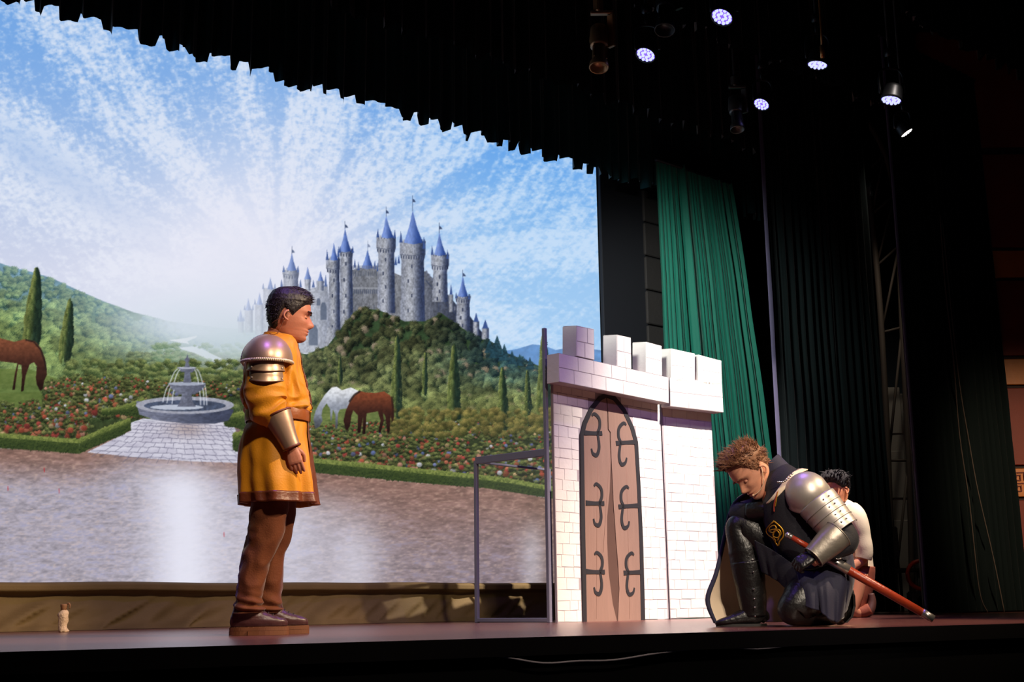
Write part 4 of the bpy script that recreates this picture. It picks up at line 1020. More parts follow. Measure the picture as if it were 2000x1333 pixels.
def sheet(bm, F, cols_, sc=5, sr=6, fold=0.):
    C_ = [catmull([tuple(F.loc(*p)) for p in c], sr) for c in cols_]
    rows_ = [catmull([c[i] for c in C_], sc) for i in range(len(C_[0]))]
    rings = []
    for i, r in enumerate(rows_):
        h = i/(len(rows_)-1); ring = []
        for k, p in enumerate(r):
            t = k/(len(r)-1); f = fold*h*(math.sin(t*31+2*nz3((t*3, h, 0), 1))+.6*math.sin(t*57+1))
            ring.append(V((p[0]+f*.3, p[1]+f, max(p[2], .004))))
        rings.append(ring)
    ring_skin(bm, rings, closed=False); fixn(bm)
# ---- head in units of its height, x forward, y left, z up
HR = [(0, .03, .20, .06), (.012, -.03, .255, .10), (.03, -.10, .285, .135), (.078, -.17, .312, .185), (.126, -.235, .328, .215), (.175, -.27, .342, .235), (.223, -.30, .350, .255), (.262, -.315, .346, .27), (.33, -.345, .356, .295),
      (.427, -.368, .364, .322), (.505, -.382, .366, .333), (.553, -.388, .384, .338), (.62, -.390, .392, .341), (.718, -.385, .380, .336), (.816, -.36, .345, .31), (.913, -.29, .265, .24), (.965, -.20, .165, .165), (.99, -.11, .08, .09), (1., -.03, .01, .02)]
_hz = [r[0] for r in HR]
def head_pt(z, th, off=0.):
    xb = np.interp(z, _hz, [r[1] for r in HR]); xf = np.interp(z, _hz, [r[2] for r in HR]); w = np.interp(z, _hz, [r[3] for r in HR])
    mid = -.04 if z > .2 else -.04+(.2-z)*.6
    mid = max(min(mid, xf-.01), xb+.01)
    c, s_ = math.cos(th), math.sin(th); p = 2.25
    x = mid+sup(c, p)*((xf-mid) if c > 0 else (mid-xb)); y = sup(s_, p)*w*(1-.10*max(c, 0))
    if off == 0 and c > 0:
        g = lambda a, b: math.exp(-(a/b)**2)
        nb = np.interp(z, [.25, .275, .30, .335, .42, .50, .54], [0, .055, .095, .108, .055, .012, 0]); ns = np.interp(z, [.25, .32, .42, .52], [.072, .066, .042, .04])
        x += nb*g(y, ns)
        x -= .045*g(abs(y)-.135, .075)*g(z-.465, .055)*1.1             # eye sockets
        x += .02*g(abs(y)-.13, .10)*g(z-.565, .035)                      # brow
        x += .022*g(abs(y)-.19, .07)*g(z-.36, .07)                       # cheekbone
        x += .026*g(y, .095)*g(z-.222, .020)+.024*g(y, .085)*g(z-.170, .020)-.010*g(y, .10)*g(z-.196, .011)   # lips
        x += .022*g(y, .09)*g(z-.07, .04)-.008*g(y, .12)*g(z-.125, .02)
    n = V((c*.9, s_, .25+(z-.5)*1.5)).normalized() if off else V()
    return V((x, y, z))+n*off
def head_bm(M, nr=84, seg=72):
    bm = bmesh.new(); rings = []
    for i in range(nr+1):
        t = i/nr; z = t if .02 < t < .98 else t
        rings.append([M @ head_pt(z, 2*PI*k/seg) for k in range(seg)])
    ring_skin(bm, rings)
    for sy in (-1, 1):                                                   # ears
        er = []
        for j in range(13):
            a = -2.2+4.4*j/12; cx_, cz_ = -.03-.052*math.cos(a)*(1 if a > 0 else 1), .435+.085*math.sin(a*.72)
            er.append(M @ V((cx_-.015, sy*(.335+.028+.02*math.cos(a)), cz_)))
        H_ = M.to_scale().x; tube(bm, er, [.012*H_]+[.019*H_]*5+[.021*H_]*4+[.024*H_]*3, 8)
        bmesh.ops.create_uvsphere(bm, u_segments=14, v_segments=8, radius=1, matrix=M @ Matrix.Translation((-.035, sy*.338, .43)) @ Matrix.Rotation(sy*.25, 4, 'Z') @ Matrix.Diagonal((.042, .022, .075, 1)))
    return bm
def lips_mat(o, M, m2):
    o.data.materials.append(m2); Mi = M.inverted()
    for p in o.data.polygons:
        q = Mi @ p.center
        if q.x > .30 and abs(q.y) < .085*(1-abs(q.z-.196)/.06) and .15 < q.z < .245: p.material_index = 1
def face(M, root, hair, eyes_closed, iris=(50, 34, 24), brow=None):
    H_ = M.to_scale().x
    for sy in (-1, 1):
        tq = min((abs(head_pt(.462, sy*t_).y-sy*.125), t_) for t_ in np.linspace(.1, 1.2, 60))[1]; sp_ = head_pt(.462, sy*tq); c = V((sp_.x-.024, sp_.y*.96, .462))
        bm = bmesh.new(); bmesh.ops.create_uvsphere(bm, u_segments=18, v_segments=12, radius=.046, matrix=Matrix.Translation(c)); bm.transform(M); e = obj('eye', bm, mat('eye_white', (196, 180, 172), .3), root)
        if not eyes_closed:
            bm = bmesh.new(); bmesh.ops.create_uvsphere(bm, u_segments=14, v_segments=8, radius=.022, matrix=Matrix.Translation(c+V((.030, 0, -.004)))); bm.transform(M); obj('iris', bm, mat('iris_dark', iris, .25), e)
        bm = bmesh.new()                                                 # upper lid with its lashes
        bmesh.ops.create_uvsphere(bm, u_segments=18, v_segments=12, radius=.052, matrix=Matrix.Translation(c))
        cut = c.z-(.018 if eyes_closed else -.010); bmesh.ops.delete(bm, geom=[v for v in bm.verts if v.co.z < cut], context='VERTS'); bm.transform(M); obj('eyelid', bm, root['_skin_mat'] if False else MATS[root['skin']], e)
        bm = bmesh.new(); tube(bm, [M @ (c+V((.054*math.cos(a)*.97, .054*math.sin(a)*.97, cut-c.z))) for a in np.linspace(-1.0, 1.0, 9)], .006*H_, 6); obj('lashes', bm, MATS[hair], e)
        bm = bmesh.new(); tube(bm, [M @ (head_pt(.548+.018*math.sin(t*2.2), sy*(.12+.50*t))+V((.012, 0, 0))) for t in np.linspace(0, 1, 9)], [(.010+.010*math.sin(PI*min(1, t*1.1+.12)))*H_ for t in np.linspace(0, 1, 9)], 6); obj('eyebrow', bm, MATS[hair], root)
def hair_cap(M, m, root, line, vol, strands=.012, seg=150, nr=90, zs=.10, seed=1, tufts=0, tuft_len=.12, tdir=None, tr=.016):
    """short hair: a shell over the skull, its lower edge set by line(degrees from the front)"""
    bm = bmesh.new(); rings = []
    for i in range(nr+1):
        z = zs+(1.0-zs)*i/nr; rg = []
        for k in range(seg):
            th = 2*PI*k/seg; dg_ = abs(math.degrees(math.atan2(math.sin(th), math.cos(th)))); e = z-line(dg_)
            o_ = vol(dg_, z)*max(0., min(1., e/.07+.15)) if e > -.02 else -.03
            o_ += strands*(mnoise.noise(V((math.cos(th)*9+z*4, math.sin(th)*9-z*2, z*3+seed)))+.7*mnoise.noise(V((math.cos(th)*24, math.sin(th)*24, z*6+seed))))*(1 if e > .01 else 0)
            rg.append(M @ head_pt(z, th, o_ if abs(o_) > 1e-4 else 1e-4))
        rings.append(rg)
    top = max(range(1), default=0)
    vs = ring_skin(bm, rings, False, True)
    kill = []
    for i, r in enumerate(vs):
        z = zs+(1.0-zs)*i/nr
        for k, v in enumerate(r):
            th = 2*PI*k/seg; dg_ = abs(math.degrees(math.atan2(math.sin(th), math.cos(th))))
            if z < line(dg_)-.03: kill.append(v)
    bmesh.ops.delete(bm, geom=kill, context='VERTS')
    rt_ = random.Random(seed); H_ = M.to_scale().x; n = 0
    while n < tufts:
        z = rt_.uniform(.3, .995)**.8; th = rt_.uniform(-PI, PI); dg_ = abs(math.degrees(th))
        if z < line(dg_)+.02 or rt_.random() > .25+z: continue
        n += 1; p = head_pt(z, th, vol(dg_, z)*.75); q = head_pt(z, th, vol(dg_, z)+.1)
        d = (q-p).normalized(); t_ = tdir(th, z) if tdir else V((.6, 0, -.2))
        l = tuft_len*rt_.uniform(.5, 1.15)*min(1, .35+vol(dg_, z)*9)
        cl_ = int(z*9)*31+int((th+PI)*4); rc = random.Random(cl_+seed*1000); j = V((rt_.uniform(-.3, .3)+rc.uniform(-.7, .5), rt_.uniform(-.3, .3)+rc.uniform(-.6, .6), rt_.uniform(-.2, .3)+rc.uniform(-.3, .5)))*(1 if tuft_len > .12 else .45)
        pts = [p-d*.02, p+(d*.45+t_*.6+j*.4)*l*.5, p+(d*.35+t_*1.0+j*.8)*l]
        tube(bm, [M @ x for x in pts], [tr*H_, tr*.8*H_, tr*.12*H_], 5, 2)
    fixn(bm); return obj('hair', bm, m, root)
# ---- hand: wrist at the origin, fingers along x, thumb towards +y, back of the hand +z
def hand_mesh(curl=(.3, .35, .4, .45), side=1, thumb=.5, vox=.0032, spread=.05, fat=1.):
    bm = bmesh.new(); rg = []
    for x, hy, hz, oz in [(-.03, .024, .019, 0), (0, .026, .018, 0), (.03, .034, .018, 0), (.065, .041, .016, .002), (.095, .042, .0135, .003), (.108, .038, .010, .002)]:
        rg.append([V((x, sup(math.cos(2*PI*k/16), 2.6)*hy, oz+sup(math.sin(2*PI*k/16), 2.6)*hz)) for k in range(16)])
    ring_skin(bm, rg)
    for i, (y, L_, r) in enumerate([(.031, .070, .0098), (.0105, .078, .0102), (-.0105, .073, .0098), (-.031, .057, .0086)]):
        p = V((.094, y, .001)); a = .08; sp_ = (y/.031)*spread; pts = [p-V((.02, 0, 0)), p]; rad = [r, r*1.06]
        for f, q in ((.46, .9), (.30, 1.1), (.24, .8)):
            a += curl[i]*q; d = V((math.cos(a), sp_, -math.sin(a))); m_ = pts[-1]+d*L_*f; pts += [m_]; rad += [r*(1.0 if f > .4 else .95 if f > .25 else .72)]
        tube(bm, pts, [x*fat for x in rad], 10, 3)
    t = thumb; pts = [V((.012, .018, -.004)), V((.040, .040, -.010)), V((.066, .058-.01*t, -.014-.014*t)), V((.090, .064-.026*t, -.018-.024*t)), V((.104, .064-.036*t, -.020-.03*t))]
    tube(bm, pts, [.014*fat, .0145*fat, .0115*fat, .0105*fat, .0075*fat], 10, 3)
    if side < 0: bmesh.ops.scale(bm, vec=(1, -1, 1), verts=bm.verts)
    return fuse(bm, vox, 3)
def frame(p, x, z, k=1.):
    x = V(x).normalized(); z = V(z); z = (z-x*z.dot(x)).normalized(); y = z.cross(x)
    M = Matrix((x*k, y*k, z*k)).transposed().to_4x4(); M.translation = p; return M
def add_mesh(bm, me, M):
    n = len(bm.verts); bm.from_mesh(me); bm.verts.ensure_lookup_table()
    for v in bm.verts[n:]: v.co = M @ v.co
def rope(bm, pts, r, turns, seg=8):
    P = catmull([tuple(p) for p in pts], 10)
    for s_ in (0, PI):
        q = []
        for i, p in enumerate(P):
            t = (V(P[min(i+1, len(P)-1)])-V(P[max(i-1, 0)])).normalized(); a = t.orthogonal().normalized(); b = t.cross(a); w = s_+2*PI*turns*i/(len(P)-1)
            q.append(V(p)+(a*math.cos(w)+b*math.sin(w))*r*.5)
        tube(bm, q, r*.62, seg)
def boot(root, F, rows, sole_px, v, sole_h, m_up, m_sole, hd=.048, py_bot=1237, lace=None):
    bm = bmesh.new(); oval(bm, F, rows, 4, 48, 2.3, None, caps=True); fixn(bm); wrinkle(bm, .0025, 26, 4, True); o = obj('boot', bm, m_up, root)
    x0, x1 = sole_px; a, b = F.loc(x0, py_bot, v), F.loc(x1, py_bot, v); n = 40; ol = []
    for k in range(n):
        th = 2*PI*k/n; t = .5-.5*math.cos(th); w = hd*(.82+.25*math.sin(PI*min(1, t*1.05))*1.0-.12*math.exp(-((t-.38)/.14)**2)); 
        ol.append(V((a.x+(b.x-a.x)*(.5-.5*sup(math.cos(th), 2.35)), v+w*sup(math.sin(th), 2.35), sole_h*.45)))
    bm = bmesh.new(); prism(bm, ol, V((0, 0, sole_h*.55))); fixn(bm); bevel(bm, .004, 2); s_ = obj('sole', bm, m_sole, o, False)
    for nm, ta, tb in (('heel', .0, .315), ('tread', .315, 1.0)):
        pl = [V((min(max(q.x, a.x+(b.x-a.x)*ta), a.x+(b.x-a.x)*tb), q.y, .001)) for q in ol]
        bm = bmesh.new(); prism(bm, pl, V((0, 0, sole_h*.5))); bmesh.ops.remove_doubles(bm, verts=bm.verts, dist=1e-5); fixn(bm); obj(nm, bm, m_sole, o, False)
    if lace:
        for i, (px, py) in enumerate(lace):
            p = F.loc(px, py, v); bm = bmesh.new(); tube(bm, [p+V((-.004, -.034, -.012)), p+V((.003, -.012, .004)), p+V((.003, .012, .004)), p+V((-.004, .034, -.012))], .0032, 6, 3); obj('lace', bm, mat('lace_dark', (40, 26, 24), .7), o)
    return o
m_steelp = mat('plate_steel', (184, 174, 166), .42, .62, .10, 6, .04, 30); m_rope = mat('rope_trim', (222, 204, 178), .5, .3, .2, 30)
m_steel_warm = mat('plate_steel_warm_lit', (188, 156, 134), .40, .60, .10, 6, .04, 30)  # steel plate with the warm light tinted into its colour

# ================================================================ standing man in the mustard tunic
def standing_man():
    F = Fig(525, 1237, 6.53); root = empty('person', F.base, F.rz)
    tag(root, 'standing man in a mustard yellow tunic with steel shoulder armour, brown trousers and boots', 'person')
    m_skin = mat('skin_warm', (190, 122, 100), .48, 0, .08, 9, .05, 90, .4, trans=.08); root['skin'] = 'skin_warm'
    m_hair = mat('hair_dark', (34, 24, 26), .5, 0, .3, 40, .3, 60)
    m_tun = mat('tunic_mustard', (214, 140, 26), .55, 0, .10, 7, .10, 120, .35, .15); m_lea = mat('leather_brown', (112, 56, 30), .42, 0, .2, 14, .15, 60)
    m_tr = mat('trousers_brown', (102, 54, 30), .8, 0, .14, 8, .15, 120, .25, .25); m_bo = mat('boot_brown', (74, 42, 44), .38, 0, .15, 10, .1, 50); m_so = mat('boot_sole', (112, 66, 40), .6, 0, .12, 12)
    # body
    k = F.k*1.045; Hh = 104*k; c = F.loc(562, 669.5, 0)
    M = frame(c, (1, 0, -.03), (.03, 0, 1), Hh)
    bm = head_bm(M)
    limb(bm, F, [(556, 632, 0, 27, .056), (549, 655, 0, 27, .056), (545, 676, 0, 29, .062), (541, 700, 0, 40, .12), (538, 760, 0, 46, .15), (540, 830, 0, 46, .15), (538, 940, 0, 44, .16), (538, 975, 0, 30, .13)], 5, 28)
    for s_ in (-1, 1):
        limb(bm, F, [(520, 700, s_*.16, 22, .05), (517, 760, s_*.215, 20, .045), (526, 800, s_*.225, 17, .042), (548, 840, s_*.23, 15, .036), (569, 876, s_*.23, 12, .028)], 5, 16)
        rows = [(527, 940, s_*.09, 26, .07), (518, 1050, s_*.09, 22, .065), (497, 1110, s_*.09, 18, .055), (487, 1190, s_*.09, 14, .045)] if s_ < 0 else [(545, 940, .1, 26, .07), (540, 1050, .1, 22, .065), (528, 1110, .1, 18, .055), (523, 1190, .1, 14, .045)]
        limb(bm, F, rows, 4, 16)
        hm = hand_mesh((.16, .2, .24, .3), 1 if s_ < 0 else -1, .55)
        add_mesh(bm, hm, frame(F.loc(569, 872, s_*.232), (.28, .06*s_, -1), (-.12, s_, 0), .88))
    fixn(bm); body = obj('body', bm, m_skin, root); lips_mat(body, M, mat('lips_rose', (176, 92, 84), .45))
    face(M, root, 'hair_dark', True)
    line = lambda d: float(np.interp(d, [0, 22, 40, 55, 68, 78, 86, 96, 108, 122, 150, 180], [.725, .72, .695, .635, .54, .45, .50, .60, .48, .28, .17, .14]))
    vol = lambda d, z: .022+.040*float(np.interp(z, [.5, .75, .95], [0, .6, 1]))+.022*max(0, math.cos(math.radians(d)))*(z > .7)
    hair_cap(M, m_hair, root, line, vol, .006, tufts=1300, tuft_len=.085, tdir=lambda th, z: V((.8, -.2*math.sin(th), -.15)) if z > .75 else V((-.2, 0, -.8)), tr=.0055)
    bm = bmesh.new(); tube(bm, [M @ V((-.36, .02, .28)), M @ V((-.25, -.30, .33)), M @ V((-.08, -.37, .40)), M @ V((-.03, -.385, .50)), M @ V((.03, -.365, .46))], .0018, 6, 5); tube(bm, [M @ V((-.08, -.36, .38)), M @ V((-.20, -.30, .10)), M @ V((-.34, -.2, .12)), M @ V((-.37, 0, .3))], .0013, 6, 5); obj('headset_wire', bm, mat('wire_beige', (120, 84, 66), .5), root)
    # trousers, gathered above the boots
    def wr(t, th, p): return (.15*math.sin(t*58+2.4*math.sin(th+1))+.12*mnoise.noise(V((th*2, p.z*30, 1))))*max(0, (t-.68)/.32)**.8+.22*(.28-abs(mnoise.noise(V((p.x*10+p.z*7, th*1.1, p.z*5)))))
    bm = bmesh.new(); limb(bm, F, [(531, 945, -.085, 38, .115), (527, 985, -.088, 35, .105), (519, 1040, -.09, 33, .095), (499, 1098, -.09, 27, .082), (489, 1148, -.09, 24.5, .075), (486, 1178, -.09, 25.5, .077), (486, 1198, -.09, 27, .08)], 12, 40, 2.2, True, True, wr); fixn(bm)
    tr_ = obj('trousers', bm, m_tr, root)
    bm = bmesh.new(); limb(bm, F, [(543, 945, .085, 38, .115), (544, 985, .09, 33, .10), (540, 1040, .1, 31, .092), (529, 1085, .1, 26, .08), (529, 1130, .1, 23.5, .074), (523, 1178, .1, 24.5, .076), (523, 1198, .1, 26, .08)], 12, 40, 2.2, True, True, wr); fixn(bm)
    obj('trouser_leg', bm, m_tr, tr_)
    BT = [(1224, 450, 561, .046), (1218, 449, 562, .051), (1212, 449, 559, .051), (1207, 450, 549, .049), (1202, 452, 533, .047), (1197, 454, 520, .046), (1190, 456, 513, .046), (1180, 458, 510, .046)]
    boot(root, F, [(y, xl, xr_, -.09, hd) for y, xl, xr_, hd in BT], (447, 564), -.09, .043, m_bo, m_so, .051, lace=[(515, 1195), (523, 1199), (532, 1203)])
    boot(root, F, [(y-2, xl+40, xr_+40, .1, hd) for y, xl, xr_, hd in BT], (487, 604), .1, .043, m_bo, m_so, .051, py_bot=1235, lace=[(555, 1193), (563, 1197), (572, 1201)])
    # tunic
    TR = [(660, 517, 577, 0, .07), (668, 503, 580, 0, .125), (680, 490, 582, 0, .185), (698, 482, 585, 0, .205), (725, 477, 590, 0, .205), (755, 472, 597, 0, .198), (780, 471, 604, 0, .19), (796, 475, 606, 0, .186), (808, 483, 600, 0, .172), (824, 483, 600, 0, .172),
          (846, 474, 602, 0, .198), (880, 468, 605, 0, .215), (920, 466.5, 609, 0, .228), (955, 468, 613, 0, .236), (986, 472, 617, 0, .24)]
    def fold(h, th):
        low = max(0, (h-.66)/.34); mid = math.exp(-((h-.52)/.07)**2)
        a = .014*low*(math.sin(th*7+1.2*math.sin(th*2))+.7*math.sin(th*12.3+.8))
        b = .012*mid*math.sin(th*9+h*30+2*math.sin(th*3))+.030*math.exp(-((h-.38)/.2)**2)*(.28-abs(mnoise.noise(V((math.cos(th)*3+h*5, math.sin(th)*3-h*4, h*8)))))+.008*(mnoise.noise(V((math.cos(th)*3.2, math.sin(th)*3.2+h*2, h*13)))-.1)
        return a+b+.010*math.exp(-((h-.535)/.035)**2)*(.6+.4*math.sin(th*5))
    bm = bmesh.new(); oval(bm, F, TR, 9, 150, 2.35, fold); fixn(bm); tun = thick(obj('tunic', bm, m_tun, root), .006, -1)
    bm = bmesh.new(); oval(bm, F, TR, 9, 150, 2.35, fold, off=.0045, q0=.945, q1=1.0); fixn(bm); o = thick(obj('hem_band', bm, m_lea, tun), .004); o['label'] = 'brown leather hem band'
    bm = bmesh.new(); oval(bm, F, TR, 9, 12, 2.35, fold, -.30, .10, .0065, .60, 1.0); fixn(bm); o = thick(obj('front_band', bm, m_lea, tun), .004); o['label'] = 'brown leather front edge'
    bm = bmesh.new(); oval(bm, F, TR, 9, 6, 2.35, fold, -.10, .05, .004, .09, .55); fixn(bm); thick(obj('front_placket', bm, m_lea, tun), .003)
    BR = [(805, 482, 601, 0, .178), (812, 481, 602, 0, .180), (820, 481, 602, 0, .180), (827, 482, 601, 0, .178)]
    bm = bmesh.new(); oval(bm, F, BR, 4, 90, 2.35, None, off=.006); fixn(bm); be = thick(obj('belt', bm, mat('belt_leather', (150, 82, 40), .4, 0, .18, 14, .1, 60), root), .005)
    p = F.loc(603, 816, -.03); bm = bmesh.new(); box(bm, p+V((.004, 0, 0)), (.012, .05, .062)); bevel(bm, .005, 2); obj('buckle', bm, mat('buckle_brass', (190, 128, 60), .3, .9), be, False)
    bm = bmesh.new(); limb(bm, F, [(541, 681, 0, 38, .092), (544, 672, 0, 34, .078), (547, 661, 0, 31.5, .070), (548, 656, 0, 31, .069)], 5, 40, 2.2, False, False); fixn(bm); thick(obj('collar', bm, m_tun, tun), .006)
    # sleeves, vambraces, hands come out of them
    def wrs(t, th, p): return .10*math.sin(t*25+1.9*math.sin(th+.5)+2*mnoise.noise(V((th, t*5, 0))))*math.exp(-((t-.74)/.2)**2)+.16*(.3-abs(mnoise.noise(V((p.x*9+p.z*6, p.y*9, p.z*8-p.x*5)))))
    for s_ in (-1, 1):
        bm = bmesh.new(); limb(bm, F, [(526, 684, s_*.13, 30, .06), (520, 705, s_*.19, 34, .06), (518, 735, s_*.212, 37, .078), (518, 765, s_*.218, 38, .085), (520, 788, s_*.222, 38, .085), (530, 806, s_*.226, 32, .074), (541, 818, s_*.23, 24, .056)], 12, 48, 2.2, True, True, wrs); fixn(bm); obj('sleeve', bm, m_tun, tun)
        bm = bmesh.new(); limb(bm, F, [(541, 809, s_*.232, 25.5, .063), (549, 828, s_*.234, 22.5, .056), (560, 853, s_*.235, 18, .046), (570, 875, s_*.235, 15.5, .040)], 6, 36, 2.1, False, False); fixn(bm); va_ = thick(obj('vambrace', bm, m_steel_warm, root), .005)
        for px, py, hw, hd in ((541, 809, 26.2, .065), (570, 875, 16.2, .042)):
            q = F.loc(px, py, s_*.234); t_ = V((.42, 0, -.9)).normalized(); a_ = V((t_.z, 0, -t_.x)); bm = bmesh.new(); tube(bm, [q+a_*math.cos(x)*hw*F.k*1.03+V((0, 1, 0))*math.sin(x)*hd for x in np.linspace(0, 2*PI, 33)], .0055, 8); obj('rim', bm, m_lea, va_)
        # shoulder cap, roped edge, two lames
        cc = F.loc(522, 709, s_*.155); ru, rv, rw = 47*F.k*1.03, .180, 53*F.k*1.03
        def capt(a, b): return cc+V((ru*math.cos(a)*math.cos(b*.0+0), 0, 0)) if False else cc+V((-ru*math.cos(a), s_*rv*math.sin(a)*math.cos(b), rw*math.sin(a)**.9*math.sin(b)-.012*math.sin(a)*math.cos(b)))
        bm = bmesh.new(); ring_skin(bm, [[capt(a, b) for b in np.linspace(-.02, PI*.56, 20)] for a in np.linspace(.06, PI-.06, 40)], closed=False); fixn(bm); pa_ = thick(obj('pauldron', bm, m_steel_warm if s_ < 0 else m_steel_warm, root), .005)
        bm = bmesh.new(); rope(bm, [capt(a, -.02) for a in np.linspace(.06, PI-.06, 14)], .009, 20); rope(bm, [capt(a, PI*.56) for a in np.linspace(.06, PI-.06, 14)], .008, 20); obj('rope_edge', bm, m_rope, pa_)
        for i, (y0, y1, hw, hd) in enumerate(((708, 730, 33, .122), (727, 750, 32.5, .120))):
            bm = bmesh.new(); rg = []
            for j, (yy_, e) in enumerate(((y0, -.004), (y0+4, 0), ((y0+y1)/2, .003), (y1-4, .002), (y1-2, .006), (y1, .006))):
                q = F.loc(519, yy_, s_*.215); rg.append([q+V((-math.cos(th)*(hw*F.k*1.02+e), s_*math.sin(th)*(hd-.02+e), .010*math.cos(th*2)*(1 if j > 2 else .4))) for th in np.linspace(.02, PI-.02, 30)])
            ring_skin(bm, rg, closed=False); fixn(bm); la = thick(obj('lame', bm, m_steel_warm, pa_), .004)
            for th in (.75, PI-.55):
                q = F.loc(519, y1-7, s_*.215); bm = bmesh.new(); bmesh.ops.create_uvsphere(bm, u_segments=10, v_segments=6, radius=.0055, matrix=Matrix.Translation(q+V((-math.cos(th)*(hw*F.k*1.02+.006), s_*math.sin(th)*(hd-.012), 0)))); obj('rivet', bm, m_steelp, la)
standing_man()

# ================================================================ kneeling knight
def knight():
    F = Fig(1530, 1222, 6.95); root = empty('person', F.base, F.rz)
    tag(root, 'kneeling man in black tunic with gold emblem, silver shoulder plate and cream-lined cape', 'person')
    m_skin = mat('skin_fair', (208, 146, 118), .48, 0, .08, 9, .05, 90, .4, trans=.08); root['skin'] = 'skin_fair'
    m_hair = mat('hair_brown', (124, 82, 56), .6, 0, .3, 40, .2, 60)
    m_bk = mat('tunic_black', (26, 25, 32), .75, 0, .15, 10, .12, 120, .3, .1); m_nv = mat('cloth_navy', (40, 39, 58), .75, 0, .15, 9, .1, 120, .3, .15)
    m_lb = mat('leather_black', (17, 15, 15), .36, 0, .2, 12, .2, 45, .45); m_cr = mat('lining_cream', (226, 204, 178), .6, 0, .08, 6, .05, 60, .3); m_st = mat('stud_silver', (200, 196, 190), .25, .95)
    m_gold = mat('emblem_gold', (206, 152, 44), .35, .6, .15, 30); m_dst = mat('vambrace_steel', (138, 130, 120), .4, .6, .2, 12, .1, 30)
    # body
    Hh = 99*F.k*1.02; f = V((-.62, -.40, -.62)); u_ = V((-.60, -.22, .78)); M0 = frame(V(), f, u_, Hh)
    c = F.loc(1467, 919, -.02); M = Matrix.Translation(c-(M0 @ V((-.02, 0, .52)))) @ M0
    bm = head_bm(M)
    limb(bm, F, [(1478, 925, .0, 22, .055), (1497, 923, .01, 24, .058), (1514, 932, .02, 30, .08), (1532, 960, .02, 46, .17), (1556, 1010, .02, 56, .155), (1580, 1070, .03, 50, .14), (1598, 1130, .03, 44, .14)], 5, 28)
    limb(bm, F, [(1574, 958, -.15, 24, .06), (1612, 1010, -.17, 22, .058), (1645, 1056, -.22, 17, .05), (1615, 1075, -.295, 15, .042), (1585, 1096, -.33, 12, .034)], 5, 16)
    limb(bm, F, [(1504, 966, .17, 18, .06), (1470, 994, .18, 16, .055), (1444, 1003, .14, 15, .048), (1468, 1004, .07, 13, .04), (1492, 1000, .0, 11, .032)], 5, 16)
    limb(bm, F, [(1590, 1125, .1, 30, .09), (1520, 1075, .10, 28, .085), (1455, 1036, .08, 24, .07), (1456, 1090, .07, 22, .065), (1470, 1190, .07, 15, .045)], 5, 16)
    limb(bm, F, [(1610, 1128, -.08, 30, .09), (1575, 1165, -.16, 28, .085), (1555, 1192, -.2, 22, .07), (1600, 1200, -.12, 17, .055), (1645, 1196, -.02, 13, .04)], 5, 16)
    fixn(bm); body = obj('body', bm, m_skin, root); lips_mat(body, M, mat('lips_dusky', (168, 92, 84), .45))
    face(M, root, 'hair_brown', True)
    line = lambda d: float(np.interp(d, [0, 25, 45, 60, 72, 80, 88, 98, 110, 125, 150, 180], [.79, .79, .76, .68, .56, .48, .52, .60, .50, .34, .24, .22]))
    vol = lambda d, z: .020+.085*float(np.interp(z, [.55, .78, .95], [0, .75, 1]))+.015*max(0, math.cos(math.radians(d)))*(z > .7)
    hair_cap(M, m_hair, root, line, vol, .010, tufts=1800, tuft_len=.155, tdir=lambda th, z: V((.42, .25*math.sin(th), .28)) if z > .72 else V((-.3, 0, -.7)), seed=4, tr=.0075)
    bm = bmesh.new(); tube(bm, [M @ V((-.05, .36, .52)), M @ V((.0, .375, .44)), M @ V((.06, .35, .34)), M @ V((.14, .30, .22)), M @ V((.27, .20, .16)), M @ V((.36, .12, .17))], .003, 6, 5); bmesh.ops.create_uvsphere(bm, u_segments=10, v_segments=6, radius=.007, matrix=Matrix.Translation(M @ V((.365, .115, .17)))); obj('headset_microphone', bm, mat('mic_beige', (206, 170, 140), .5), root)
    # cape hung behind, its cream lining towards us
    bm = bmesh.new(); sheet(bm, F, [[(1480, 956, .12), (1446, 976, .15), (1428, 1002, .17), (1414, 1060, .17), (1400, 1120, .13), (1383, 1172, .08), (1398, 1219, .06)],
        [(1484, 955, .16), (1452, 985, .26), (1436, 1040, .28), (1426, 1110, .27), (1412, 1170, .24), (1418, 1190, .22), (1425, 1218, .2)],
        [(1500, 946, .2), (1480, 990, .31), (1470, 1050, .35), (1462, 1110, .36), (1456, 1160, .35), (1458, 1190, .34), (1460, 1216, .34)],
        [(1520, 932, .19), (1530, 985, .31), (1530, 1050, .37), (1526, 1110, .39), (1520, 1160, .38), (1520, 1190, .36), (1524, 1216, .36)],
        [(1546, 920, .13), (1590, 975, .25), (1612, 1045, .30), (1612, 1110, .32), (1604, 1160, .33), (1600, 1190, .34), (1600, 1214, .35)],
        [(1564, 916, .0), (1620, 965, .10), (1655, 1030, .17), (1662, 1090, .21), (1662, 1140, .26), (1662, 1180, .30), (1658, 1212, .32)]], 7, 7, .016)
    ca_ = thick(obj('cape', bm, m_cr, root), .004); ca_['label'] = 'cream cape lining'
    bm = bmesh.new(); tube(bm, [F.loc(*p) for p in [(1480, 954, .12), (1445, 974, .15), (1427, 1001, .165), (1413, 1060, .165), (1399, 1120, .125), (1382, 1172, .075), (1397, 1217, .055)]], [.008, .012, .012, .012, .013, .014, .010], 8, 6); obj('cape_border', bm, m_nv, ca_)
    # tunic
    def wrt(t, th, p): return .05*(.35-abs(mnoise.noise(V((p.x*8, p.y*8, p.z*6)))))
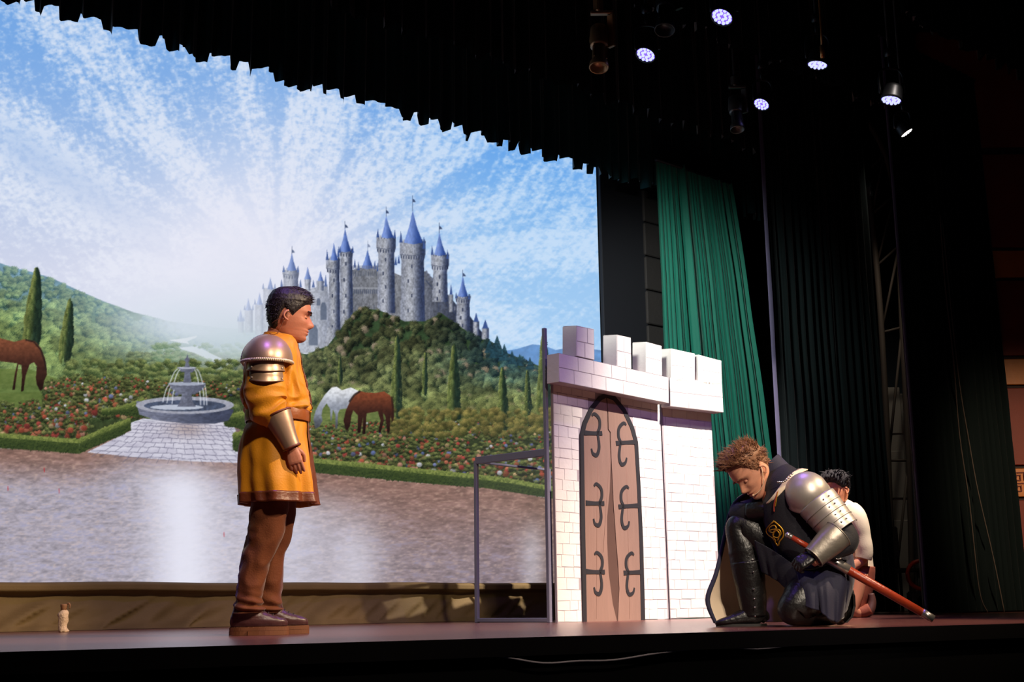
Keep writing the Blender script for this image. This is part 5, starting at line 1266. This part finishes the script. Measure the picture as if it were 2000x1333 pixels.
    bm = bmesh.new(); limb(bm, F, [(1606, 1150, .03, 50, .17), (1598, 1112, .03, 57, .175), (1578, 1058, .02, 64, .18), (1555, 1005, .02, 64, .195), (1540, 965, .02, 54, .205), (1524, 938, .02, 38, .15), (1513, 922, .02, 28, .085), (1507, 913, .02, 25, .07)], 9, 56, 2.3, True, True, wrt); fixn(bm)
    bvh = BVHTree.FromBMesh(bm); tun = obj('tunic', bm, m_bk, root)
    bm = bmesh.new(); limb(bm, F, [(1519, 930, .02, 30, .09), (1509, 917, .02, 27.5, .076), (1500, 908, .02, 27, .074)], 5, 36, 2.2, False, False); fixn(bm); thick(obj('collar', bm, m_nv, tun), .006)
    def onbody(name, pts, r, m, par, sub=4, seg=8, off=.006): bm = bmesh.new(); tube(bm, [F.drop(bvh, x, y, off) for x, y in pts], r, seg, sub); return obj(name, bm, m, par)
    em = empty('emblem', V((0, 0, 0))); em.parent = root; em['label'] = 'gold knotwork emblem'
    onbody('emblem_frame', [(1513, 1018), (1499, 1034), (1502, 1044), (1512, 1052), (1521, 1066), (1524, 1058), (1531, 1048), (1530, 1036), (1522, 1026), (1513, 1018)], .004, m_gold, em, 3)
    for pts in ([(1506, 1030), (1514, 1026), (1519, 1033), (1513, 1040), (1505, 1037), (1506, 1030)], [(1514, 1040), (1522, 1034), (1527, 1042), (1521, 1050), (1513, 1047), (1514, 1040)], [(1506, 1036), (1515, 1034), (1524, 1042), (1521, 1056)], [(1518, 1030), (1512, 1044), (1518, 1056)]): onbody('emblem_loop', pts, .0034, m_gold, em, 4, 8, .009)
    onbody('neck_trim', [(1520, 962), (1516, 974), (1513, 986), (1513, 1000)], .0045, mat('trim_red', (140, 54, 40), .5), tun)
    onbody('neck_trim', [(1526, 950), (1520, 964), (1517, 978), (1515, 990)], .003, m_gold, tun)
    # cream cape edge coming over the near shoulder, with its chain
    bm = bmesh.new(); sheet(bm, F, [[(1496, 984, -.13), (1512, 966, -.17), (1530, 942, -.17), (1548, 924, -.13), (1566, 916, -.04)], [(1502, 984, -.13), (1520, 970, -.18), (1540, 948, -.18), (1558, 928, -.14), (1578, 918, -.05)]], 4, 5, 0)
    thick(obj('cape_shoulder_edge', bm, m_cr, ca_), .006)
    bm = bmesh.new()
    for i in range(9):
        t = i/8; p = F.loc(1519+28*t, 942-16*t+6*math.sin(PI*t), -.20); bmesh.ops.create_uvsphere(bm, u_segments=8, v_segments=5, radius=.0062, matrix=Matrix.Translation(p))
    obj('chain', bm, m_st, ca_)
    # near arm: sleeve, dome, lames, vambrace, glove
    def sl(t, th, p): return .05*(.3-abs(mnoise.noise(V((p.x*12, p.y*12, p.z*12)))))
    bm = bmesh.new(); limb(bm, F, [(1570, 950, -.13, 32, .08), (1592, 985, -.17, 33, .085), (1622, 1022, -.185, 31, .082), (1648, 1052, -.22, 27, .072), (1640, 1064, -.255, 24, .062), (1615, 1077, -.30, 18, .05)], 9, 36, 2.2, True, True, sl); fixn(bm); obj('sleeve', bm, m_bk, tun)
    ax = V((-.22, -.72, .62)).normalized(); cc = F.loc(1575, 962, -.17); R_ = 41*F.k*1.02
    Md = aim(cc, ax) ; prof = [(R_*1.03, -.035), (R_*1.05, -.028), (R_*1.0, -.02), (R_*.985, 0), (R_*.93, .03), (R_*.80, .058), (R_*.60, .080), (R_*.35, .094), (R_*.1, .099), (.001, .0995)]
    bm = bmesh.new(); lathe(bm, prof, Md, 48, False, True); fixn(bm); pa_ = thick(obj('pauldron', bm, m_steelp, root), .004); pa_['label'] = 'polished steel shoulder dome'
    a0, a1_ = F.loc(1588, 972, -.185), F.loc(1641, 1036, -.205); ad = (a1_-a0).normalized(); vb = V((0, -1, 0)); vb = (vb-ad*vb.dot(ad)).normalized(); vu = ad.cross(vb)
    for i in range(4):
        t0, t1 = .12+i*.22, .12+(i+1)*.22+.05; bm = bmesh.new(); rg = []
        for t, e in ((t0, 0), (t0+.03, .003), ((t0+t1)/2, .004), (t1-.04, .003), (t1-.015, .007), (t1, .006)):
            q = a0+(a1_-a0)*t; r = (38-5*t)*F.k*1.02+e; rg.append([q+(vb*math.cos(x)*(r*.98)+vu*math.sin(x)*r) for x in np.linspace(-1.75, 1.75, 30)])
        ring_skin(bm, rg, closed=False); fixn(bm); la = thick(obj('lame', bm, m_steelp, pa_), .004)
        for x in (-.6, -.25):
            q = a0+(a1_-a0)*((t0+t1)/2); r = (38-5*t0)*F.k*1.02+.005; bm = bmesh.new(); bmesh.ops.create_uvsphere(bm, u_segments=8, v_segments=5, radius=.0045, matrix=Matrix.Translation(q+(vb*math.cos(x)+vu*math.sin(x))*r)); obj('rivet', bm, m_st, la)
    bm = bmesh.new(); limb(bm, F, [(1637, 1044, -.285, 27, .066), (1622, 1058, -.305, 26, .062), (1605, 1074, -.325, 23, .052), (1589, 1089, -.34, 20, .046)], 6, 34, 2.1, False, False); fixn(bm); vb_ = thick(obj('vambrace', bm, m_dst, root), .005); vb_['label'] = 'worn grey steel forearm guard'
    for (px, py, v_, hw, hd) in ((1637, 1044, -.285, 27.5, .068), (1589, 1089, -.34, 20.5, .048)):
        q = F.loc(px, py, v_); t_ = (F.loc(1589, 1089, -.34)-F.loc(1637, 1044, -.285)).normalized(); a_ = V((t_.z, 0, -t_.x)).normalized(); b_ = t_.cross(a_); bm = bmesh.new(); tube(bm, [q+a_*math.cos(x)*hw*F.k*1.02+b_*math.sin(x)*hd for x in np.linspace(0, 2*PI, 31)], .004, 7); obj('rim', bm, m_dst, vb_)
    g1 = hand_mesh((.75, .85, .9, .95), -1, .9, .004, .02, 1.25); bm = bmesh.new(); add_mesh(bm, g1, frame(F.loc(1592, 1086, -.342), (-.85, -.12, -.40), (-.25, -.85, .45), .95)); limb(bm, F, [(1603, 1076, -.33, 17, .046), (1588, 1090, -.342, 15, .042)], 3, 18); wrinkle(bm, .002, 45, 2); obj('glove', bm, m_lb, root)
    # far arm folded on the raised knee
    bm = bmesh.new(); limb(bm, F, [(1506, 962, .16, 26, .08), (1472, 992, .17, 22, .075), (1446, 1003, .12, 20, .066), (1456, 1003, .06, 19, .06), (1478, 1002, .02, 18, .055)], 9, 30, 2.2, True, True, sl); fixn(bm); obj('sleeve', bm, m_bk, tun)
    bm = bmesh.new(); limb(bm, F, [(1468, 1001, .03, 19, .058), (1490, 998, -.02, 17, .052), (1502, 998, -.05, 14, .04)], 5, 24); g2 = hand_mesh((.55, .6, .65, .7), 1, .8, .004, .02, 1.25); add_mesh(bm, g2, frame(F.loc(1496, 998, -.04), (.75, -.5, .15), (.1, -.4, .9), .8)); wrinkle(bm, .003, 40, 5); obj('glove', bm, m_lb, root)
    # legs
    def wl(t, th, p): return .05*(.3-abs(mnoise.noise(V((p.x*13, p.y*9, p.z*16)))))
    bm = bmesh.new(); limb(bm, F, [(1596, 1118, .09, 42, .12), (1550, 1090, .09, 42, .115), (1500, 1060, .09, 39, .105), (1462, 1036, .08, 34, .092), (1444, 1030, .075, 26, .08), (1440, 1042, .07, 22, .075), (1452, 1072, .07, 30, .085), (1458, 1100, .07, 31, .084), (1465, 1140, .07, 28, .078), (1470, 1180, .07, 25, .07), (1472, 1204, .07, 24, .062)], 7, 38, 2.2, True, True, wl); fixn(bm); lg = obj('leather_trousers', bm, m_lb, root)
    bvl = BVHTree.FromObject(lg, bpy.context.evaluated_depsgraph_get())
    bm = bmesh.new(); limb(bm, F, [(1612, 1120, -.06, 42, .115), (1590, 1150, -.13, 42, .11), (1562, 1178, -.19, 37, .1), (1546, 1192, -.21, 27, .085), (1552, 1200, -.2, 21, .075), (1580, 1200, -.15, 22, .075), (1615, 1199, -.08, 22, .068), (1645, 1196, .0, 18, .05)], 7, 34, 2.2, True, True, wl); fixn(bm); obj('trouser_leg', bm, m_lb, lg)
    # raised-side boot
    bt = bmesh.new(); limb(bt, F, [(1497, 1214, .08, 7, .03), (1490, 1206, .08, 15, .042), (1472, 1201, .07, 21, .048), (1452, 1206, .06, 15, .048), (1428, 1212, .05, 10, .048), (1408, 1216, .04, 6.5, .042), (1397, 1218.5, .035, 3, .025)], 6, 24, 2.3); limb(bt, F, [(1459, 1098, .07, 32.5, .09), (1465, 1140, .07, 29.5, .083), (1470, 1178, .07, 26.5, .074), (1473, 1205, .07, 24, .06)], 8, 32, 2.2, True, True, wl); fixn(bt); bo = obj('boot', bt, m_lb, root)
    a, b = F.loc(1398, 1221, .04), F.loc(1498, 1221, .08); ol = []
    for k in range(36):
        th = 2*PI*k/36; t = .5-.5*sup(math.cos(th), 2.6); ol.append(V((a.x+(b.x-a.x)*t, a.y+(b.y-a.y)*t+.046*sup(math.sin(th), 2.5)*(1-.25*(1-t)), .001)))
    bm = bmesh.new(); prism(bm, ol, V((0, 0, .014))); fixn(bm); obj('sole', bm, mat('sole_black', (28, 25, 24), .6), bo, False)
    for y in (1094, 1118, 1152, 1170, 1186, 1204):
        x = 1469+(y-1094)*.05; p = F.drop(bvl, x, y, .014); bm = bmesh.new(); bmesh.ops.create_uvsphere(bm, u_segments=8, v_segments=5, radius=.0052, matrix=Matrix.Translation(p+V((0, -.004, 0)))); obj('stud', bm, m_st, bo)
    # trailing boot, toes on the boards
    bt = bmesh.new(); limb(bt, F, [(1636, 1192, -.02, 20, .052), (1652, 1176, .0, 16, .05), (1660, 1160, .0, 9, .036)], 5, 22); limb(bt, F, [(1655, 1150, .0, 8, .034), (1654, 1172, .0, 13, .044), (1650, 1195, .0, 14, .048), (1642, 1211, -.01, 10, .046), (1634, 1216, -.015, 5, .04)], 6, 24); fixn(bt); bo = obj('boot', bt, m_lb, root)
    bm = bmesh.new(); sl_ = [[F.loc(x+dx, y, -.01)+V((0, dv, 0)) for dx in (0, 4.5) for dv in ((-.045, .045) if dx == 0 else (.045, -.045))] for x, y in ((1659, 1146), (1665, 1165), (1666, 1185), (1661, 1205), (1650, 1217))]; ring_skin(bm, sl_); fixn(bm); obj('sole', bm, mat('sole_black', (28, 25, 24), .6), bo, False)
    # skirts of the tunic
    bm = bmesh.new(); sheet(bm, F, [[(1556, 1112, -.21), (1560, 1140, -.25), (1566, 1183, -.275)], [(1590, 1112, -.19), (1596, 1150, -.285), (1602, 1196, -.30)], [(1625, 1098, -.17), (1632, 1150, -.25), (1632, 1217, -.25)], [(1652, 1078, -.13), (1662, 1130, -.17), (1650, 1200, -.13)], [(1662, 1072, .0), (1670, 1120, .0), (1660, 1165, .02)]], 8, 10, .020)
    o = thick(obj('tunic_skirt', bm, m_nv, tun), .006); o['label'] = 'navy side skirt of the tunic'
    bm = bmesh.new(); sheet(bm, F, [[(1474, 1056, -.03), (1480, 1085, -.03), (1488, 1118, -.02)], [(1510, 1076, -.09), (1516, 1105, -.10), (1524, 1140, -.10)], [(1562, 1112, -.2), (1563, 1145, -.24), (1568, 1184, -.26)]], 8, 8, .010); thick(obj('tunic_skirt', bm, m_bk, tun), .006)
    bm = bmesh.new(); tube(bm, [F.loc(*p) for p in [(1556, 1112, -.2), (1590, 1110, -.20), (1625, 1096, -.185), (1650, 1076, -.15), (1664, 1072, -.11)]], .014, 10, 5); be = obj('belt', bm, m_lb, root)
    bm = bmesh.new(); p = F.loc(1652, 1076, -.17); box(bm, p, (.085, .012, .034), Quaternion((0, 1, 0), .05).to_matrix()); bevel(bm, .005, 2); obj('strap_end', bm, m_lb, be, False)
    bm = bmesh.new()
    for i in range(10): bmesh.ops.create_uvsphere(bm, u_segments=8, v_segments=5, radius=.0055, matrix=Matrix.Translation(F.loc(1618+i*2.6, 1083+i*1.2+2*math.sin(i*1.2), -.30)))
    obj('belt_chain', bm, m_st, be)
    # ---- scabbarded sword at the hip
    p0, p1 = F.loc(1539, 1046, -.245), F.loc(1823, 1210, -.20); sd = empty('sword', F.base+Quaternion((0, 0, 1), F.rz) @ V((p1.x, p1.y, 0)), F.rz); o3 = V((p1.x, p1.y, 0)); D_ = p1-p0
    tag(sd, 'long sword with red grip in a red scabbard with silver fittings', 'sword')
    m_red_ = mat('scabbard_red', (150, 52, 28), .34, 0, .2, 18, .12, 60); m_sil = mat('fitting_silver', (186, 178, 172), .3, .85, .1, 12)
    def seg_(name, t0, t1, r0, r1, m, par=sd, sub=1): bm = bmesh.new(); tube(bm, [p0+D_*t0-o3, p0+D_*(t0*.5+t1*.5)-o3, p0+D_*t1-o3], [r0, (r0+r1)/2, r1], 16); return obj(name, bm, m, par)
    bm = bmesh.new(); bmesh.ops.create_icosphere(bm, subdivisions=2, radius=.017, matrix=Matrix.Translation(p0-o3)); obj('pommel', bm, m_sil, sd)
    gr = seg_('grip', .015, .16, .014, .016, m_red_); seg_('ferrule', .0, .028, .012, .0165, m_sil, gr); seg_('guard', .155, .175, .03, .03, m_sil)
    sc_ = seg_('scabbard', .175, .93, .024, .021, m_red_); seg_('collar', .255, .425, .0275, .027, m_sil, sc_); seg_('chape', .925, 1.0, .023, .020, m_sil, sc_)
knight()

# ================================================================ man crouching in the wing
def croucher():
    F = Fig(1665, 1206, 10.1); root = empty('person', F.base, F.rz)
    tag(root, 'crouching man in a cream shirt and rust trousers, half hidden behind the kneeling knight', 'person')
    m_skin = mat('skin_tan', (206, 134, 98), .5, 0, .08, 9, .05, 90, .4, trans=.06); root['skin'] = 'skin_tan'
    mat('hair_black', (26, 19, 20), .85, 0, .3, 40, .2, 60); m_sh = mat('shirt_cream', (226, 206, 172), .75, 0, .06, 8, .1, 120); m_tr = mat('trousers_rust', (150, 74, 48), .8, 0, .15, 9, .12, 100)
    Hh = 63*F.k*1.02; c = F.loc(1633, 958, 0); M0 = frame(V(), (-.62, -.76, -.12), (-.15, -.05, 1), Hh); M = Matrix.Translation(c-(M0 @ V((0, 0, .5)))) @ M0
    bm = head_bm(M, 64, 56)
    limb(bm, F, [(1636, 972, .03, 13, .055), (1643, 990, .05, 15, .06), (1655, 1012, .06, 24, .14), (1668, 1060, .06, 26, .15), (1676, 1120, .06, 24, .14)], 5, 22)
    for s_, vv in ((1, -.15), (-1, .26)):
        limb(bm, F, [(1671, 1006, vv, 12, .05), (1683, 1048, vv, 11, .048), (1687, 1086, vv, 10, .045), (1672, 1104, vv-.03, 9, .038), (1654, 1118, vv-.05, 7, .03)], 5, 14)
        add_mesh(bm, hand_mesh((.3, .35, .4, .4), -s_, .5, .005), frame(F.loc(1655, 1117, vv-.05), (-.8, -.1, -.5), (-.3, -.6, .7), .9))
    for vv in (-.12, .16): limb(bm, F, [(1680, 1120, vv, 15, .07), (1672, 1160, vv-.03, 14, .065), (1664, 1192, vv-.06, 12, .055), (1684, 1199, vv, 9, .045), (1702, 1192, vv, 8, .04)], 5, 14)
    fixn(bm); body = obj('body', bm, m_skin, root); lips_mat(body, M, mat('lips_rose', (176, 92, 84), .45)); face(M, root, 'hair_black', False)
    line = lambda d: float(np.interp(d, [0, 25, 45, 60, 72, 84, 96, 110, 125, 180], [.76, .76, .72, .64, .54, .54, .60, .48, .30, .2]))
    vol = lambda d, z: .03+.10*float(np.interp(z, [.5, .78, .95], [0, .8, 1]))+.04*max(0, math.cos(math.radians(d)))*(z > .7)
    hair_cap(M, MATS['hair_black'], root, line, vol, .03, seg=100, nr=60, tufts=260, tuft_len=.15, tdir=lambda th, z: V((.3, .5*math.sin(th), .1)), seed=9, tr=.022)
    def wr(t, th, p): return .07*(.3-abs(mnoise.noise(V((p.x*9, p.y*9, p.z*9)))))
    bm = bmesh.new(); limb(bm, F, [(1641, 984, .04, 15, .075), (1648, 996, .05, 24, .14), (1658, 1018, .06, 31, .19), (1667, 1055, .06, 32, .19), (1673, 1095, .06, 30, .175), (1676, 1124, .06, 30, .17)], 8, 44, 2.3, True, True, wr); fixn(bm); sh = obj('shirt', bm, m_sh, root)
    for vv in (-.15, .26):
        bm = bmesh.new(); limb(bm, F, [(1664, 996, vv*.7+.01, 16, .07), (1674, 1012, vv, 18, .08), (1683, 1048, vv, 17, .078), (1688, 1078, vv, 16, .072), (1686, 1092, vv, 15, .066)], 8, 30, 2.2, True, True, wr); fixn(bm); obj('sleeve', bm, m_sh, sh)
    bm = bmesh.new(); limb(bm, F, [(1678, 1106, .04, 29, .19), (1677, 1135, .04, 29, .2), (1671, 1168, .02, 27, .19), (1665, 1192, -.01, 23, .17), (1662, 1204, -.02, 18, .15)], 8, 40, 2.4, True, True, wr)
    for vv in (-.12, .16): limb(bm, F, [(1660, 1195, vv, 12, .07), (1682, 1197, vv, 12, .065), (1700, 1190, vv, 11, .05)], 4, 18)
    fixn(bm); obj('trousers', bm, m_tr, root)
    for vv in (-.12, .16):
        bm = bmesh.new(); limb(bm, F, [(1701, 1160, vv+.02, 6, .03), (1703, 1178, vv+.02, 8, .04), (1698, 1196, vv, 8, .042), (1690, 1203, vv, 4, .035)], 5, 18); fixn(bm); obj('boot', bm, mat('boot_rust', (92, 52, 40), .6), root)
croucher()
